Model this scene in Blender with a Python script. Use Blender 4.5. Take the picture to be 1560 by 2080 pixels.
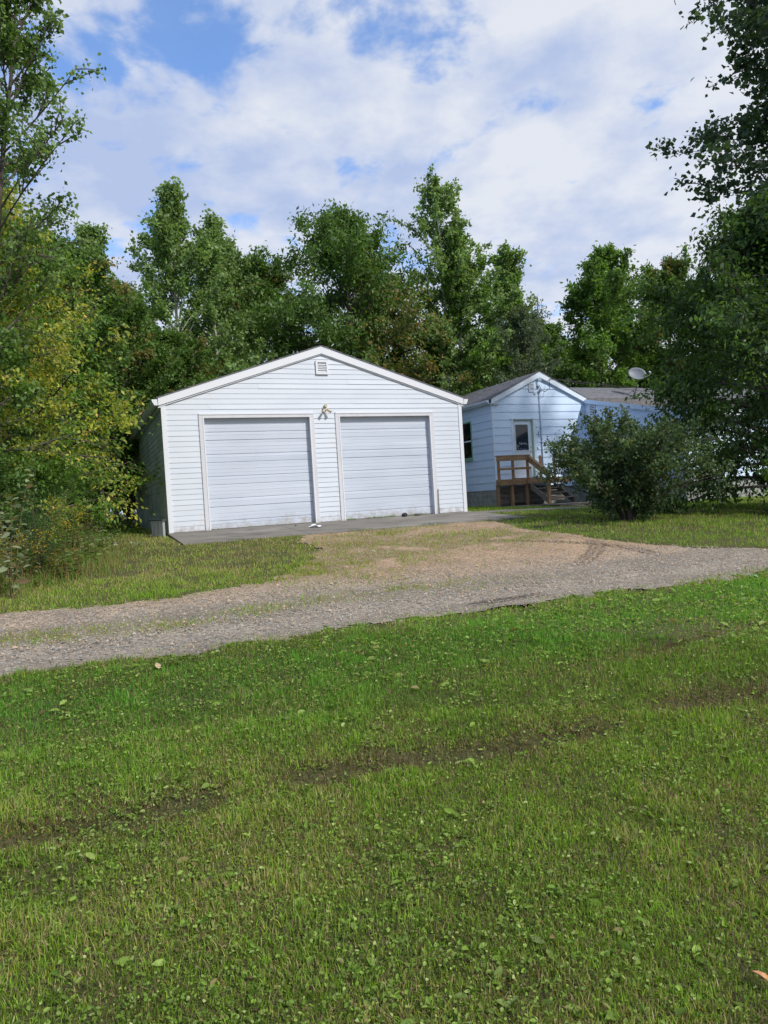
import bpy, math, random
import numpy as np
from mathutils import Vector, Matrix

for o in list(bpy.data.objects):
    bpy.data.objects.remove(o, do_unlink=True)
scene = bpy.context.scene
col = scene.collection

# ------------------------------------------------------------------ camera
CAM_H, PITCH, ROLL, FPX = 0.484, 0.0205, -0.061, 1425.0
fw = Vector((0, math.cos(PITCH), -math.sin(PITCH)))
upv = Vector((0, math.sin(PITCH), math.cos(PITCH)))
rt = Vector((1, 0, 0))
r2 = rt * math.cos(ROLL) + upv * math.sin(ROLL)
u2 = -rt * math.sin(ROLL) + upv * math.cos(ROLL)
cd = bpy.data.cameras.new('camera')
cam = bpy.data.objects.new('camera', cd)
col.objects.link(cam)
m = Matrix((r2, u2, -fw)).transposed().to_4x4()
m.translation = Vector((0, 0, CAM_H))
cam.matrix_world = m
cd.sensor_fit = 'HORIZONTAL'
cd.sensor_width = 36.0
cd.lens = FPX / 1560.0 * 36.0
cd.clip_start = 0.05
cd.clip_end = 2000
scene.camera = cam
scene.render.resolution_x, scene.render.resolution_y = 768, 1024

# ------------------------------------------------------------------ sky, sun, exposure
SUN_B, SUN_E = math.radians(-38), math.radians(44)     # azimuth from +X towards +Y, elevation
s_dir = Vector((math.cos(SUN_B) * math.cos(SUN_E), math.sin(SUN_B) * math.cos(SUN_E), math.sin(SUN_E)))
world = bpy.data.worlds.new('World')
scene.world = world
world.use_nodes = True
nt = world.node_tree
nt.nodes.clear()
def N(t, **kw):
    n = nt.nodes.new(t)
    for k, v in kw.items():
        setattr(n, k, v)
    return n
L = nt.links.new
out = N('ShaderNodeOutputWorld')
sky = N('ShaderNodeTexSky')
sky.sky_type = 'NISHITA'
sky.sun_disc = False
sky.sun_elevation = SUN_E
sky.sun_rotation = math.pi / 2 - SUN_B
sky.air_density = 1.0
sky.dust_density = 0.4
sky.ozone_density = 2.5
bg1 = N('ShaderNodeBackground'); bg1.inputs[1].default_value = 0.15
tint = N('ShaderNodeMix', data_type='RGBA', blend_type='MULTIPLY'); tint.inputs[0].default_value = 1.0
L(sky.outputs[0], tint.inputs[6]); tint.inputs[7].default_value = (0.95, 1.20, 1.48, 1)      # deep clear blue of a phone picture
L(tint.outputs[2], bg1.inputs[0])
tc = N('ShaderNodeTexCoord')
sep = N('ShaderNodeSeparateXYZ'); L(tc.outputs['Generated'], sep.inputs[0])
zc = N('ShaderNodeMath', operation='MAXIMUM'); L(sep.outputs[2], zc.inputs[0]); zc.inputs[1].default_value = 0.0
za = N('ShaderNodeMath', operation='ADD'); L(zc.outputs[0], za.inputs[0]); za.inputs[1].default_value = 0.22
dx = N('ShaderNodeMath', operation='DIVIDE'); L(sep.outputs[0], dx.inputs[0]); L(za.outputs[0], dx.inputs[1])
dy = N('ShaderNodeMath', operation='DIVIDE'); L(sep.outputs[1], dy.inputs[0]); L(za.outputs[0], dy.inputs[1])
cmb = N('ShaderNodeCombineXYZ'); L(dx.outputs[0], cmb.inputs[0]); L(dy.outputs[0], cmb.inputs[1]); cmb.inputs[2].default_value = 3.7
n1 = N('ShaderNodeTexNoise'); L(cmb.outputs[0], n1.inputs['Vector'])
n1.inputs['Scale'].default_value = 6.0; n1.inputs['Detail'].default_value = 8; n1.inputs['Roughness'].default_value = 0.54
n1.inputs['Distortion'].default_value = 0.2
n3 = N('ShaderNodeTexNoise'); L(cmb.outputs[0], n3.inputs['Vector']); n3.inputs['Scale'].default_value = 1.6; n3.inputs['Detail'].default_value = 3
n13 = N('ShaderNodeMath', operation='MULTIPLY_ADD'); L(n3.outputs[0], n13.inputs[0]); n13.inputs[1].default_value = 0.22; L(n1.outputs[0], n13.inputs[2])
# thinner cloud away from the sun, closed cloud towards it
cov = N('ShaderNodeMath', operation='MULTIPLY_ADD'); L(sep.outputs[0], cov.inputs[0]); cov.inputs[1].default_value = 0.17; L(n13.outputs[0], cov.inputs[2])
ramp = N('ShaderNodeValToRGB'); L(cov.outputs[0], ramp.inputs[0])
ramp.color_ramp.interpolation = 'EASE'
ramp.color_ramp.elements[0].position = 0.405; ramp.color_ramp.elements[0].color = (0.10, 0.10, 0.10, 1)
ramp.color_ramp.elements[1].position = 0.56; ramp.color_ramp.elements[1].color = (0.95, 0.95, 0.95, 1)
n2 = N('ShaderNodeTexNoise'); L(cmb.outputs[0], n2.inputs['Vector'])
n2.inputs['Scale'].default_value = 5.0; n2.inputs['Detail'].default_value = 8; n2.inputs['Roughness'].default_value = 0.55
cadd = N('ShaderNodeMath', operation='MULTIPLY_ADD'); L(sep.outputs[0], cadd.inputs[0]); cadd.inputs[1].default_value = 0.30; L(n2.outputs[0], cadd.inputs[2])
cr = N('ShaderNodeValToRGB'); L(cadd.outputs[0], cr.inputs[0])
cr.color_ramp.elements[0].position = 0.34; cr.color_ramp.elements[0].color = (0.40, 0.48, 0.68, 1)
cr.color_ramp.elements[1].position = 0.62; cr.color_ramp.elements[1].color = (0.67, 0.695, 0.75, 1)
bg2 = N('ShaderNodeBackground'); L(cr.outputs[0], bg2.inputs[0]); bg2.inputs[1].default_value = 1.0
mx = N('ShaderNodeMixShader'); L(ramp.outputs[0], mx.inputs[0]); L(bg1.outputs[0], mx.inputs[1]); L(bg2.outputs[0], mx.inputs[2])
L(mx.outputs[0], out.inputs[0])

sd = bpy.data.lights.new('sun', 'SUN')
sd.energy = 3.3
sd.angle = math.radians(3)
sd.color = (1.0, 0.95, 0.89)
sun = bpy.data.objects.new('sun', sd)
sun.rotation_euler = s_dir.to_track_quat('Z', 'Y').to_euler()
sun.location = (30, -15, 35)
col.objects.link(sun)

vs = scene.view_settings
vs.view_transform = 'Standard'
vs.look = 'None'
vs.exposure = 0.25
vs.gamma = 1.0
vs.use_curve_mapping = False

scene.cycles.max_bounces = 8
scene.cycles.diffuse_bounces = 3
scene.cycles.transmission_bounces = 4

# ------------------------------------------------------------------ frames and ground shape
YAW = 0.404
cu = np.array([math.cos(YAW), math.sin(YAW)]); cv = np.array([-math.sin(YAW), math.cos(YAW)])
GO = np.array([-4.572, 14.922]); HO = np.array([4.034, 24.94])

def sp(x, k):
    return np.logaddexp(0, x * k) / k
def guv(x, y):
    ddx, ddy = x - GO[0], y - GO[1]
    return ddx * cu[0] + ddy * cu[1], ddx * cv[0] + ddy * cv[1]
def gxy(u, v):
    return GO[0] + u * cu[0] + v * cv[0], GO[1] + u * cu[1] + v * cv[1]
def hxy(u, v):
    return HO[0] + u * cu[0] + v * cv[0], HO[1] + u * cu[1] + v * cv[1]
DIPX, DIPY = hxy(1.8, -3.6)
def G(x, y):
    x = np.asarray(x, float); y = np.asarray(y, float)
    u, v = guv(x, y)
    vv = np.maximum(v, -45)
    uu = np.minimum(u, 40)
    dip = 0.16 * np.exp(-((x - DIPX) ** 2 + (y - DIPY) ** 2) / (2 * 1.7 ** 2))
    return -sp(-(.07 * vv + .03), 14.) - .022 * sp(uu - 8, 1.5) - dip

rngS = np.random.default_rng(5)
_lat = rngS.random((256, 256))
def vnoise(x, y):
    x = np.asarray(x, float); y = np.asarray(y, float)
    xi = np.floor(x).astype(int); yi = np.floor(y).astype(int)
    fx = x - xi; fy = y - yi
    fx = fx * fx * (3 - 2 * fx); fy = fy * fy * (3 - 2 * fy)
    a = _lat[xi % 256, yi % 256]; b = _lat[(xi + 1) % 256, yi % 256]
    c = _lat[xi % 256, (yi + 1) % 256]; d = _lat[(xi + 1) % 256, (yi + 1) % 256]
    return (a * (1 - fx) + b * fx) * (1 - fy) + (c * (1 - fx) + d * fx) * fy
def fbm(x, y, o=4):
    s = 0; a = .5; t = 0
    for k in range(o):
        s = s + a * vnoise(x * 2 ** k + 17 * k, y * 2 ** k + 31 * k); t += a; a *= .55
    return s / t
def sst(a, b, x):
    t = np.clip((x - a) / (b - a), 0, 1)
    return t * t * (3 - 2 * t)

# gravel cover 0..1 in garage coordinates
def gravel(x, y):
    u, v = guv(x, y)
    n = (fbm(x * 1.3, y * 1.3) - .5) * .55 + (vnoise(x * 7, y * 7) - .5) * .22
    vup = np.interp(u, [-60, -1, .2, 6.1, 6.4, 7.2, 9, 60], [-7.35, -7.35, -7.05, -7.1, -7.8, -8.45, -8.6, -8.6])
    road = np.minimum(v + 9.72, vup - v)
    left = np.interp(v, [-7.3, -6.2, -4.5, -3.2, -2.4], [0.0, 1.2, 1.9, 1.9, 2.3])
    right = np.interp(v, [-8.5, -7.1, -5.9, -4.3, -2.8], [7.2, 6.13, 6.08, 5.95, 6.4])
    park = np.minimum(np.minimum(u - left, right - u), np.minimum(-2.40 - v, v + 9))
    return np.maximum(road, park) + n * .8
def sparse(x, y):
    """how much thin grass has come through the gravel"""
    u, v = guv(x, y)
    f = fbm(x * 1.9 + 5, y * 1.9 + 9)
    strip = np.exp(-((v + 8.5 - .12 * np.sin(u * 1.3)) / .22) ** 2) * sst(4.0, 0, u)
    patch = np.exp(-(((u - 4.1) / 1.7) ** 2 + ((v + 4.9) / .9) ** 2)) + .7 * np.exp(-(((u - 3.6) / 1.0) ** 2 + ((v + 3.1) / .35) ** 2))
    p2 = np.exp(-(((u - 1.4) / 1.2) ** 2 + ((v + 5.2) / 1.4) ** 2))
    p3 = np.exp(-(((u - 7.5) / .8) ** 2 + ((v + 9.0) / .25) ** 2))
    edge = np.exp(-((v + 2.6) / .12) ** 2) * sst(2.6, 3.2, u)
    return np.clip((strip * .75 + patch * 2.4 + p2 * 3.0 + p3 + edge) * sst(.28, .50, f), 0, 1)

# ------------------------------------------------------------------ mesh helpers
def mat_new(name):
    mt = bpy.data.materials.new(name)
    mt.use_nodes = True
    return mt, mt.node_tree, mt.node_tree.nodes['Principled BSDF']

def simple(name, c, rough=.6, metal=0, noise=None, bump=None, spec=.5, coord='Object'):
    """noise = (scale, colour2, detail, lo, hi); bump = (scale, strength)"""
    mt, t, b = mat_new(name)
    b.inputs['Base Color'].default_value = (*c, 1)
    b.inputs['Roughness'].default_value = rough
    b.inputs['Metallic'].default_value = metal
    b.inputs['Specular IOR Level'].default_value = spec
    tcn = t.nodes.new('ShaderNodeTexCoord')
    if noise:
        items = noise if isinstance(noise, list) else [noise]
        prev = None
        for (sc, c2, de, lo, hi) in items:
            n = t.nodes.new('ShaderNodeTexNoise')
            mp = t.nodes.new('ShaderNodeMapping')
            t.links.new(tcn.outputs[coord], mp.inputs[0])
            mp.inputs['Scale'].default_value = sc if isinstance(sc, tuple) else (sc, sc, sc)
            t.links.new(mp.outputs[0], n.inputs['Vector'])
            n.inputs['Scale'].default_value = 1.0
            n.inputs['Detail'].default_value = de
            r = t.nodes.new('ShaderNodeMapRange')
            r.inputs[1].default_value = lo; r.inputs[2].default_value = hi
            t.links.new(n.outputs[0], r.inputs[0])
            mxn = t.nodes.new('ShaderNodeMix'); mxn.data_type = 'RGBA'
            t.links.new(r.outputs[0], mxn.inputs[0])
            if prev is None:
                mxn.inputs[6].default_value = (*c, 1)
            else:
                t.links.new(prev.outputs[2], mxn.inputs[6])
            mxn.inputs[7].default_value = (*c2, 1)
            prev = mxn
        t.links.new(prev.outputs[2], b.inputs['Base Color'])
    if bump:
        n = t.nodes.new('ShaderNodeTexNoise')
        mp = t.nodes.new('ShaderNodeMapping')
        t.links.new(tcn.outputs[coord], mp.inputs[0])
        sc = bump[0]
        mp.inputs['Scale'].default_value = sc if isinstance(sc, tuple) else (sc, sc, sc)
        t.links.new(mp.outputs[0], n.inputs['Vector'])
        n.inputs['Scale'].default_value = 1.0
        n.inputs['Detail'].default_value = 5
        bp = t.nodes.new('ShaderNodeBump')
        bp.inputs['Strength'].default_value = bump[1]
        bp.inputs['Distance'].default_value = bump[2] if len(bump) > 2 else .02
        t.links.new(n.outputs[0], bp.inputs['Height'])
        t.links.new(bp.outputs[0], b.inputs['Normal'])
    return mt

def leaf_mat(name, trans=.40, rough=.5, spec=.35):
    mt, t, b = mat_new(name)
    a = t.nodes.new('ShaderNodeAttribute'); a.attribute_name = 'col'
    t.links.new(a.outputs['Color'], b.inputs['Base Color'])
    b.inputs['Roughness'].default_value = rough
    b.inputs['Specular IOR Level'].default_value = spec
    tr = t.nodes.new('ShaderNodeBsdfTranslucent')
    hs = t.nodes.new('ShaderNodeMix'); hs.data_type = 'RGBA'; hs.blend_type = 'MULTIPLY'; hs.inputs[0].default_value = 1
    t.links.new(a.outputs['Color'], hs.inputs[6]); hs.inputs[7].default_value = (1.5, 1.5, .7, 1)
    t.links.new(hs.outputs[2], tr.inputs[0])
    ms = t.nodes.new('ShaderNodeMixShader'); ms.inputs[0].default_value = trans
    t.links.new(b.outputs[0], ms.inputs[1]); t.links.new(tr.outputs[0], ms.inputs[2])
    t.links.new(ms.outputs[0], t.nodes['Material Output'].inputs[0])
    return mt

def attr_mat(name, rough=.9, bump=None):
    mt, t, b = mat_new(name)
    a = t.nodes.new('ShaderNodeAttribute'); a.attribute_name = 'col'
    t.links.new(a.outputs['Color'], b.inputs['Base Color'])
    b.inputs['Roughness'].default_value = rough
    b.inputs['Specular IOR Level'].default_value = .2
    return mt

M = {}
M['vinyl'] = simple('white vinyl siding', (.61, .655, .72), .45, noise=[((.8, .8, 2.5), (.56, .605, .675), 4, .45, .75), ((2.2, 2.2, .9), (.62, .61, .57), 5, .62, .9)], bump=((3, 3, 3), .12, .01))
M['vinyl_algae_shade'] = simple('algae and shade tinted vinyl siding', (.60, .66, .60), .55, noise=[((1.2, .9, 3), (.30, .38, .30), 5, .35, .7)], bump=((3, 3, 3), .12, .01))  # algae green plus the woods' dark green reflection, both put into the colour
M['trim'] = simple('white aluminium trim', (.70, .72, .76), .35, noise=((1.5, 1.5, .6), (.68, .68, .68), 4, .55, .85))
M['casing'] = simple('grey white casing', (.60, .61, .65), .5, noise=((6, 6, 1.2), (.50, .49, .50), 5, .5, .85))
M['door_steel'] = simple('painted steel door', (.55, .60, .685), .38, noise=[((.7, .7, 1.8), (.49, .54, .63), 4, .4, .75), ((9, 9, 2), (.60, .60, .60), 5, .68, .95)], bump=((2.0, 2.0, 3.0), .25, .02))
M['house_paint'] = simple('pale blue white siding', (.64, .79, .97), .5, noise=[((.9, .9, 2), (.58, .73, .93), 4, .4, .75), ((3, 3, .6), (.44, .50, .56), 5, .66, .95)], bump=((4, 4, 4), .1, .01))
M['house_trim'] = simple('white painted trim', (.70, .79, .88), .5, noise=((3, 3, 3), (.62, .67, .72), 4, .5, .85))
M['mint'] = simple('mint green paint', (.22, .42, .30), .5, noise=((5, 5, 5), (.32, .48, .36), 4, .5, .8))
M['shingle'] = simple('grey asphalt shingle', (.13, .135, .155), .9, noise=[((5, 9, 9), (.20, .20, .22), 5, .35, .7), ((40, 40, 40), (.07, .07, .08), 2, .55, .75)], bump=((60, 60, 60), .4, .01))
M['shingle_brown'] = simple('worn brown shingle', (.15, .145, .15), .9, noise=[((4, 7, 7), (.22, .21, .21), 5, .35, .7), ((40, 40, 40), (.07, .06, .06), 2, .55, .75)], bump=((60, 60, 60), .4, .01))
M['concrete'] = simple('weathered concrete', (.165, .152, .132), .9, noise=[(.55, (.24, .225, .195), 5, .45, .7), (1.6, (.105, .095, .085), 6, .48, .72), ((.9, 2.2, 1), (.06, .055, .05), 6, .60, .74), (38, (.205, .19, .165), 3, .55, .8)], bump=(55, .35, .006))
M['block'] = simple('concrete block', (.34, .35, .33), .95, noise=[(5, (.22, .24, .21), 5, .4, .7), (60, (.42, .42, .40), 2, .55, .8)], bump=(70, .5, .01))
M['mortar'] = simple('mortar', (.26, .26, .25), .95)
M['dark'] = simple('dark void', (.012, .012, .012), .9)
M['glass'] = simple('dark window glass', (.010, .013, .016), .06, spec=.6)
M['wood'] = simple('brown treated wood', (.30, .18, .095), .75, noise=[((2, 2, 28), (.18, .105, .055), 5, .4, .7), (3, (.38, .25, .14), 4, .5, .8)], bump=((4, 4, 40), .35, .006))
M['wood_h'] = simple('brown treated rail', (.34, .215, .115), .75, noise=[((2, 28, 28), (.20, .12, .06), 5, .4, .7), (3, (.42, .28, .16), 4, .5, .8)], bump=((4, 40, 40), .35, .006))
M['wood_grey'] = simple('grey weathered boards', (.21, .185, .16), .85, noise=[((2, 26, 26), (.11, .09, .075), 5, .4, .7)], bump=((4, 40, 40), .4, .006))
M['brass'] = simple('cream floodlight', (.55, .50, .38), .35, noise=(30, (.35, .29, .18), 3, .5, .8))
M['galv'] = simple('galvanised steel', (.50, .51, .53), .45, metal=.4, noise=((9, 9, 2), (.25, .22, .19), 5, .5, .85))
M['dish'] = simple('satellite dish grey', (.15, .17, .205), .55, noise=(6, (.12, .135, .165), 4, .4, .7))
M['pole'] = simple('dark steel', (.10, .10, .11), .5, metal=.3)
M['cable'] = simple('black cable', (.02, .02, .022), .6)
M['conduit'] = simple('grey conduit', (.34, .42, .52), .5)
M['rubber'] = simple('black rubber', (.02, .02, .022), .8, noise=(25, (.05, .05, .05), 3, .5, .8))
M['stone'] = simple('grey rock', (.11, .11, .10), .9, noise=(30, (.05, .05, .05), 4, .4, .7))
M['paper'] = simple('white paper', (.75, .80, .86), .8)
M['bark'] = simple('dark bark', (.075, .06, .048), .95, noise=[((9, 9, 3), (.13, .11, .095), 5, .4, .7)], bump=((20, 20, 6), .8, .03))
M['aspen_bark'] = simple('pale aspen bark', (.42, .41, .36), .85, noise=[((2, 2, 9), (.16, .14, .115), 5, .52, .72)], bump=((10, 10, 20), .3, .01))
M['stem'] = simple('plant stem', (.11, .10, .045), .8, noise=(8, (.16, .075, .04), 3, .4, .7))
M['soil'] = None
M['leaf'] = leaf_mat('leaf')
M['grass'] = leaf_mat('grass blade', .38, .55, .25)
M['dry'] = attr_mat('dry leaf', .8)
M['pebble'] = attr_mat('pebbles', .9)

def soil_mat():
    mt, t, b = mat_new('soil and thatch')
    tcn = t.nodes.new('ShaderNodeTexCoord')
    def nz(sc, de):
        n = t.nodes.new('ShaderNodeTexNoise'); n.inputs['Scale'].default_value = sc; n.inputs['Detail'].default_value = de
        t.links.new(tcn.outputs['Object'], n.inputs['Vector']); return n
    a = nz(.7, 6); c = nz(45, 4); d = nz(9, 4)
    r1 = t.nodes.new('ShaderNodeValToRGB'); t.links.new(a.outputs[0], r1.inputs[0])
    r1.color_ramp.elements[0].position = .35; r1.color_ramp.elements[0].color = (.05, .07, .020, 1)
    r1.color_ramp.elements[1].position = .68; r1.color_ramp.elements[1].color = (.085, .085, .035, 1)
    r2_ = t.nodes.new('ShaderNodeValToRGB'); t.links.new(c.outputs[0], r2_.inputs[0])
    r2_.color_ramp.elements[0].position = .4; r2_.color_ramp.elements[0].color = (.03, .03, .014, 1)
    r2_.color_ramp.elements[1].position = .65; r2_.color_ramp.elements[1].color = (.14, .11, .06, 1)
    mxn = t.nodes.new('ShaderNodeMix'); mxn.data_type = 'RGBA'; mxn.inputs[0].default_value = .5
    t.links.new(r1.outputs[0], mxn.inputs[6]); t.links.new(r2_.outputs[0], mxn.inputs[7])
    t.links.new(mxn.outputs[2], b.inputs['Base Color'])
    b.inputs['Roughness'].default_value = 1; b.inputs['Specular IOR Level'].default_value = .1
    bp = t.nodes.new('ShaderNodeBump'); bp.inputs['Strength'].default_value = .8; bp.inputs['Distance'].default_value = .03
    t.links.new(d.outputs[0], bp.inputs['Height']); t.links.new(bp.outputs[0], b.inputs['Normal'])
    return mt
M['soil'] = soil_mat()

def gravel_mat():
    mt, t, b = mat_new('gravel')
    tcn = t.nodes.new('ShaderNodeTexCoord')
    at = t.nodes.new('ShaderNodeAttribute'); at.attribute_name = 'col'
    vo = t.nodes.new('ShaderNodeTexVoronoi'); vo.inputs['Scale'].default_value = 55
    t.links.new(tcn.outputs['Object'], vo.inputs['Vector'])
    hs = t.nodes.new('ShaderNodeSeparateColor'); t.links.new(vo.outputs['Color'], hs.inputs[0])
    mr = t.nodes.new('ShaderNodeMapRange'); t.links.new(hs.outputs[0], mr.inputs[0])
    mr.inputs[3].default_value = .55; mr.inputs[4].default_value = 1.5
    mu = t.nodes.new('ShaderNodeMix'); mu.data_type = 'RGBA'; mu.blend_type = 'MULTIPLY'; mu.inputs[0].default_value = 1
    t.links.new(at.outputs['Color'], mu.inputs[6]); t.links.new(mr.outputs[0], mu.inputs[7])
    t.links.new(mu.outputs[2], b.inputs['Base Color'])
    b.inputs['Roughness'].default_value = .95; b.inputs['Specular IOR Level'].default_value = .2
    bp = t.nodes.new('ShaderNodeBump'); bp.inputs['Strength'].default_value = .9; bp.inputs['Distance'].default_value = .012
    bp.invert = True
    t.links.new(vo.outputs['Distance'], bp.inputs['Height'])
    n = t.nodes.new('ShaderNodeTexNoise'); n.inputs['Scale'].default_value = 6; n.inputs['Detail'].default_value = 5
    t.links.new(tcn.outputs['Object'], n.inputs['Vector'])
    bp2 = t.nodes.new('ShaderNodeBump'); bp2.inputs['Strength'].default_value = .6; bp2.inputs['Distance'].default_value = .05
    t.links.new(n.outputs[0], bp2.inputs['Height']); t.links.new(bp.outputs[0], bp2.inputs['Normal'])
    t.links.new(bp2.outputs[0], b.inputs['Normal'])
    return mt
M['gravel'] = gravel_mat()

def mud_splash(mt, top, colour=(.30, .25, .19), amount=.75):
    """splashed soil low on a wall: noise patches that thin out upwards"""
    t = mt.node_tree; b = t.nodes['Principled BSDF']
    lk = b.inputs['Base Color'].links[0]; src = lk.from_socket
    tcn = t.nodes.new('ShaderNodeTexCoord'); sx = t.nodes.new('ShaderNodeSeparateXYZ'); t.links.new(tcn.outputs['Object'], sx.inputs[0])
    mr = t.nodes.new('ShaderNodeMapRange'); t.links.new(sx.outputs[2], mr.inputs[0]); mr.inputs[1].default_value = 0; mr.inputs[2].default_value = top; mr.inputs[3].default_value = .30; mr.inputs[4].default_value = -.25
    n = t.nodes.new('ShaderNodeTexNoise'); n.inputs['Scale'].default_value = 7; n.inputs['Detail'].default_value = 6; n.inputs['Roughness'].default_value = .65
    t.links.new(tcn.outputs['Object'], n.inputs['Vector'])
    ad = t.nodes.new('ShaderNodeMath'); ad.operation = 'ADD'; t.links.new(mr.outputs[0], ad.inputs[0]); t.links.new(n.outputs[0], ad.inputs[1])
    m2 = t.nodes.new('ShaderNodeMapRange'); t.links.new(ad.outputs[0], m2.inputs[0]); m2.inputs[1].default_value = .60; m2.inputs[2].default_value = .95; m2.inputs[4].default_value = amount
    mx_ = t.nodes.new('ShaderNodeMix'); mx_.data_type = 'RGBA'; t.links.new(m2.outputs[0], mx_.inputs[0]); t.links.new(src, mx_.inputs[6]); mx_.inputs[7].default_value = (*colour, 1)
    t.links.new(mx_.outputs[2], b.inputs['Base Color'])
for _m, _t in (('vinyl', .45), ('door_steel', .55), ('casing', .4), ('vinyl_algae_shade', .8)):
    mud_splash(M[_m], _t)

class MB:
    def __init__(s):
        s.v = []; s.f = []
    def add(s, vs_, fs_):
        n = len(s.v)
        s.v += [tuple(p) for p in vs_]
        s.f += [tuple(i + n for i in f) for f in fs_]
        return s
    def box(s, x0, x1, y0, y1, z0, z1):
        return s.add([(x0, y0, z0), (x1, y0, z0), (x1, y1, z0), (x0, y1, z0), (x0, y0, z1), (x1, y0, z1), (x1, y1, z1), (x0, y1, z1)],
                     [(0, 3, 2, 1), (4, 5, 6, 7), (0, 1, 5, 4), (1, 2, 6, 5), (2, 3, 7, 6), (3, 0, 4, 7)])
    def hexa(s, b4, t4):
        return s.add(list(b4) + list(t4), [(0, 3, 2, 1), (4, 5, 6, 7), (0, 1, 5, 4), (1, 2, 6, 5), (2, 3, 7, 6), (3, 0, 4, 7)])
    def prism_y(s, poly, y0, y1):
        """polygon in (x, z), anticlockwise seen from -y, pushed along y"""
        n = len(poly)
        vs_ = [(x, y0, z) for x, z in poly] + [(x, y1, z) for x, z in poly]
        fs_ = [tuple(range(n)), tuple(reversed(range(n, 2 * n)))]
        for i in range(n):
            j = (i + 1) % n
            fs_.append((j, i, n + i, n + j))
        return s.add(vs_, fs_)
    def prism_x(s, poly, x0, x1):
        n = len(poly)
        vs_ = [(x0, y, z) for y, z in poly] + [(x1, y, z) for y, z in poly]
        fs_ = [tuple(range(n)), tuple(reversed(range(n, 2 * n)))]
        for i in range(n):
            j = (i + 1) % n
            fs_.append((j, i, n + i, n + j))
        return s.add(vs_, fs_)
    def tube(s, pts, rad, k=6, cap=True):
        pts = [Vector(p) for p in pts]
        rads = rad if isinstance(rad, (list, tuple)) else [rad] * len(pts)
        n0 = len(s.v)
        for i, p in enumerate(pts):
            d = (pts[min(i + 1, len(pts) - 1)] - pts[max(i - 1, 0)]).normalized()
            a = d.orthogonal().normalized() if i == 0 else (a0 - d * a0.dot(d)).normalized()
            a0 = a
            b = d.cross(a)
            for j in range(k):
                w = 2 * math.pi * j / k
                s.v.append(tuple(p + (a * math.cos(w) + b * math.sin(w)) * rads[i]))
        for i in range(len(pts) - 1):
            for j in range(k):
                q = (j + 1) % k
                s.f.append((n0 + i * k + j, n0 + i * k + q, n0 + (i + 1) * k + q, n0 + (i + 1) * k + j))
        if cap:
            s.f.append(tuple(n0 + j for j in reversed(range(k))))
            s.f.append(tuple(n0 + (len(pts) - 1) * k + j for j in range(k)))
        return s
    def build(s, name, mat, parent=None, smooth=False):
        me = bpy.data.meshes.new(name)
        me.from_pydata(s.v, [], s.f)
        me.update()
        if mat: me.materials.append(mat)
        if smooth:
            me.polygons.foreach_set('use_smooth', [True] * len(me.polygons))
        o = bpy.data.objects.new(name, me)
        col.objects.link(o)
        if parent: o.parent = parent
        return o

def tag(o, label=None, cat=None, group=None, kind=None):
    if label: o['label'] = label
    if cat: o['category'] = cat
    if group: o['group'] = group
    if kind: o['kind'] = kind
    return o
def empty(name, loc, rz=0):
    o = bpy.data.objects.new(name, None)
    o.empty_display_size = .2
    o.location = loc; o.rotation_euler = (0, 0, rz)
    col.objects.link(o)
    return o

def np_mesh(name, V, F, mat, parent=None, colr=None, smooth=False):
    """V (n,3), F (m,k) all faces with k corners, colr (n,3)"""
    V = np.ascontiguousarray(V, dtype=np.float32); F = np.ascontiguousarray(F, dtype=np.int32)
    me = bpy.data.meshes.new(name)
    k = F.shape[1]
    me.vertices.add(len(V)); me.vertices.foreach_set('co', V.ravel())
    me.loops.add(F.size); me.loops.foreach_set('vertex_index', F.ravel())
    me.polygons.add(len(F))
    me.polygons.foreach_set('loop_start', np.arange(0, F.size, k, dtype=np.int32))
    me.polygons.foreach_set('loop_total', np.full(len(F), k, dtype=np.int32))
    if smooth: me.polygons.foreach_set('use_smooth', np.ones(len(F), dtype=bool))
    if colr is not None:
        a = me.attributes.new('col', 'FLOAT_COLOR', 'POINT')
        c4 = np.ones((len(V), 4), dtype=np.float32); c4[:, :3] = colr
        a.data.foreach_set('color', c4.ravel())
    me.update(calc_edges=True)
    me.materials.append(mat)
    o = bpy.data.objects.new(name, me)
    col.objects.link(o)
    if parent: o.parent = parent
    return o

# ------------------------------------------------------------------ ground
def axis(lo, hi, dense_lo, dense_hi, step):
    a = list(np.arange(dense_lo, dense_hi, step))
    x = dense_hi; s = step
    while x < hi: a.append(x); s *= 1.35; x += s
    a.append(hi)
    x = dense_lo; s = step; pre = []
    while x > lo:
        s *= 1.35; x -= s
        if x > lo: pre.append(x)
    pre.append(lo)
    return np.array(sorted(set(pre + a)))
gx = axis(-600, 600, -12, 14, .14); gy = axis(-300, 900, 0, 24, .14)
X, Y = np.meshgrid(gx, gy, indexing='ij')
def rut_mask(u, v):
    return np.exp(-((v + 12.35 + .10 * np.sin(u * .9) + .05 * np.sin(u * 3.1)) / .11) ** 2) + .7 * np.exp(-((v + 11.45 + .08 * np.sin(u * 1.3)) / .11) ** 2) * sst(1, 3, u)
def lawn_bump(x, y):
    u, v = guv(x, y)
    return -.04 * rut_mask(u, v) * sst(.15, .42, fbm(x * 1.5 + 3, y * 1.5)) + (fbm(x * .9, y * .9, 3) - .5) * .05 * sst(40, 20, np.hypot(x, y))
Z = G(X, Y) + lawn_bump(X, Y)
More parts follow.
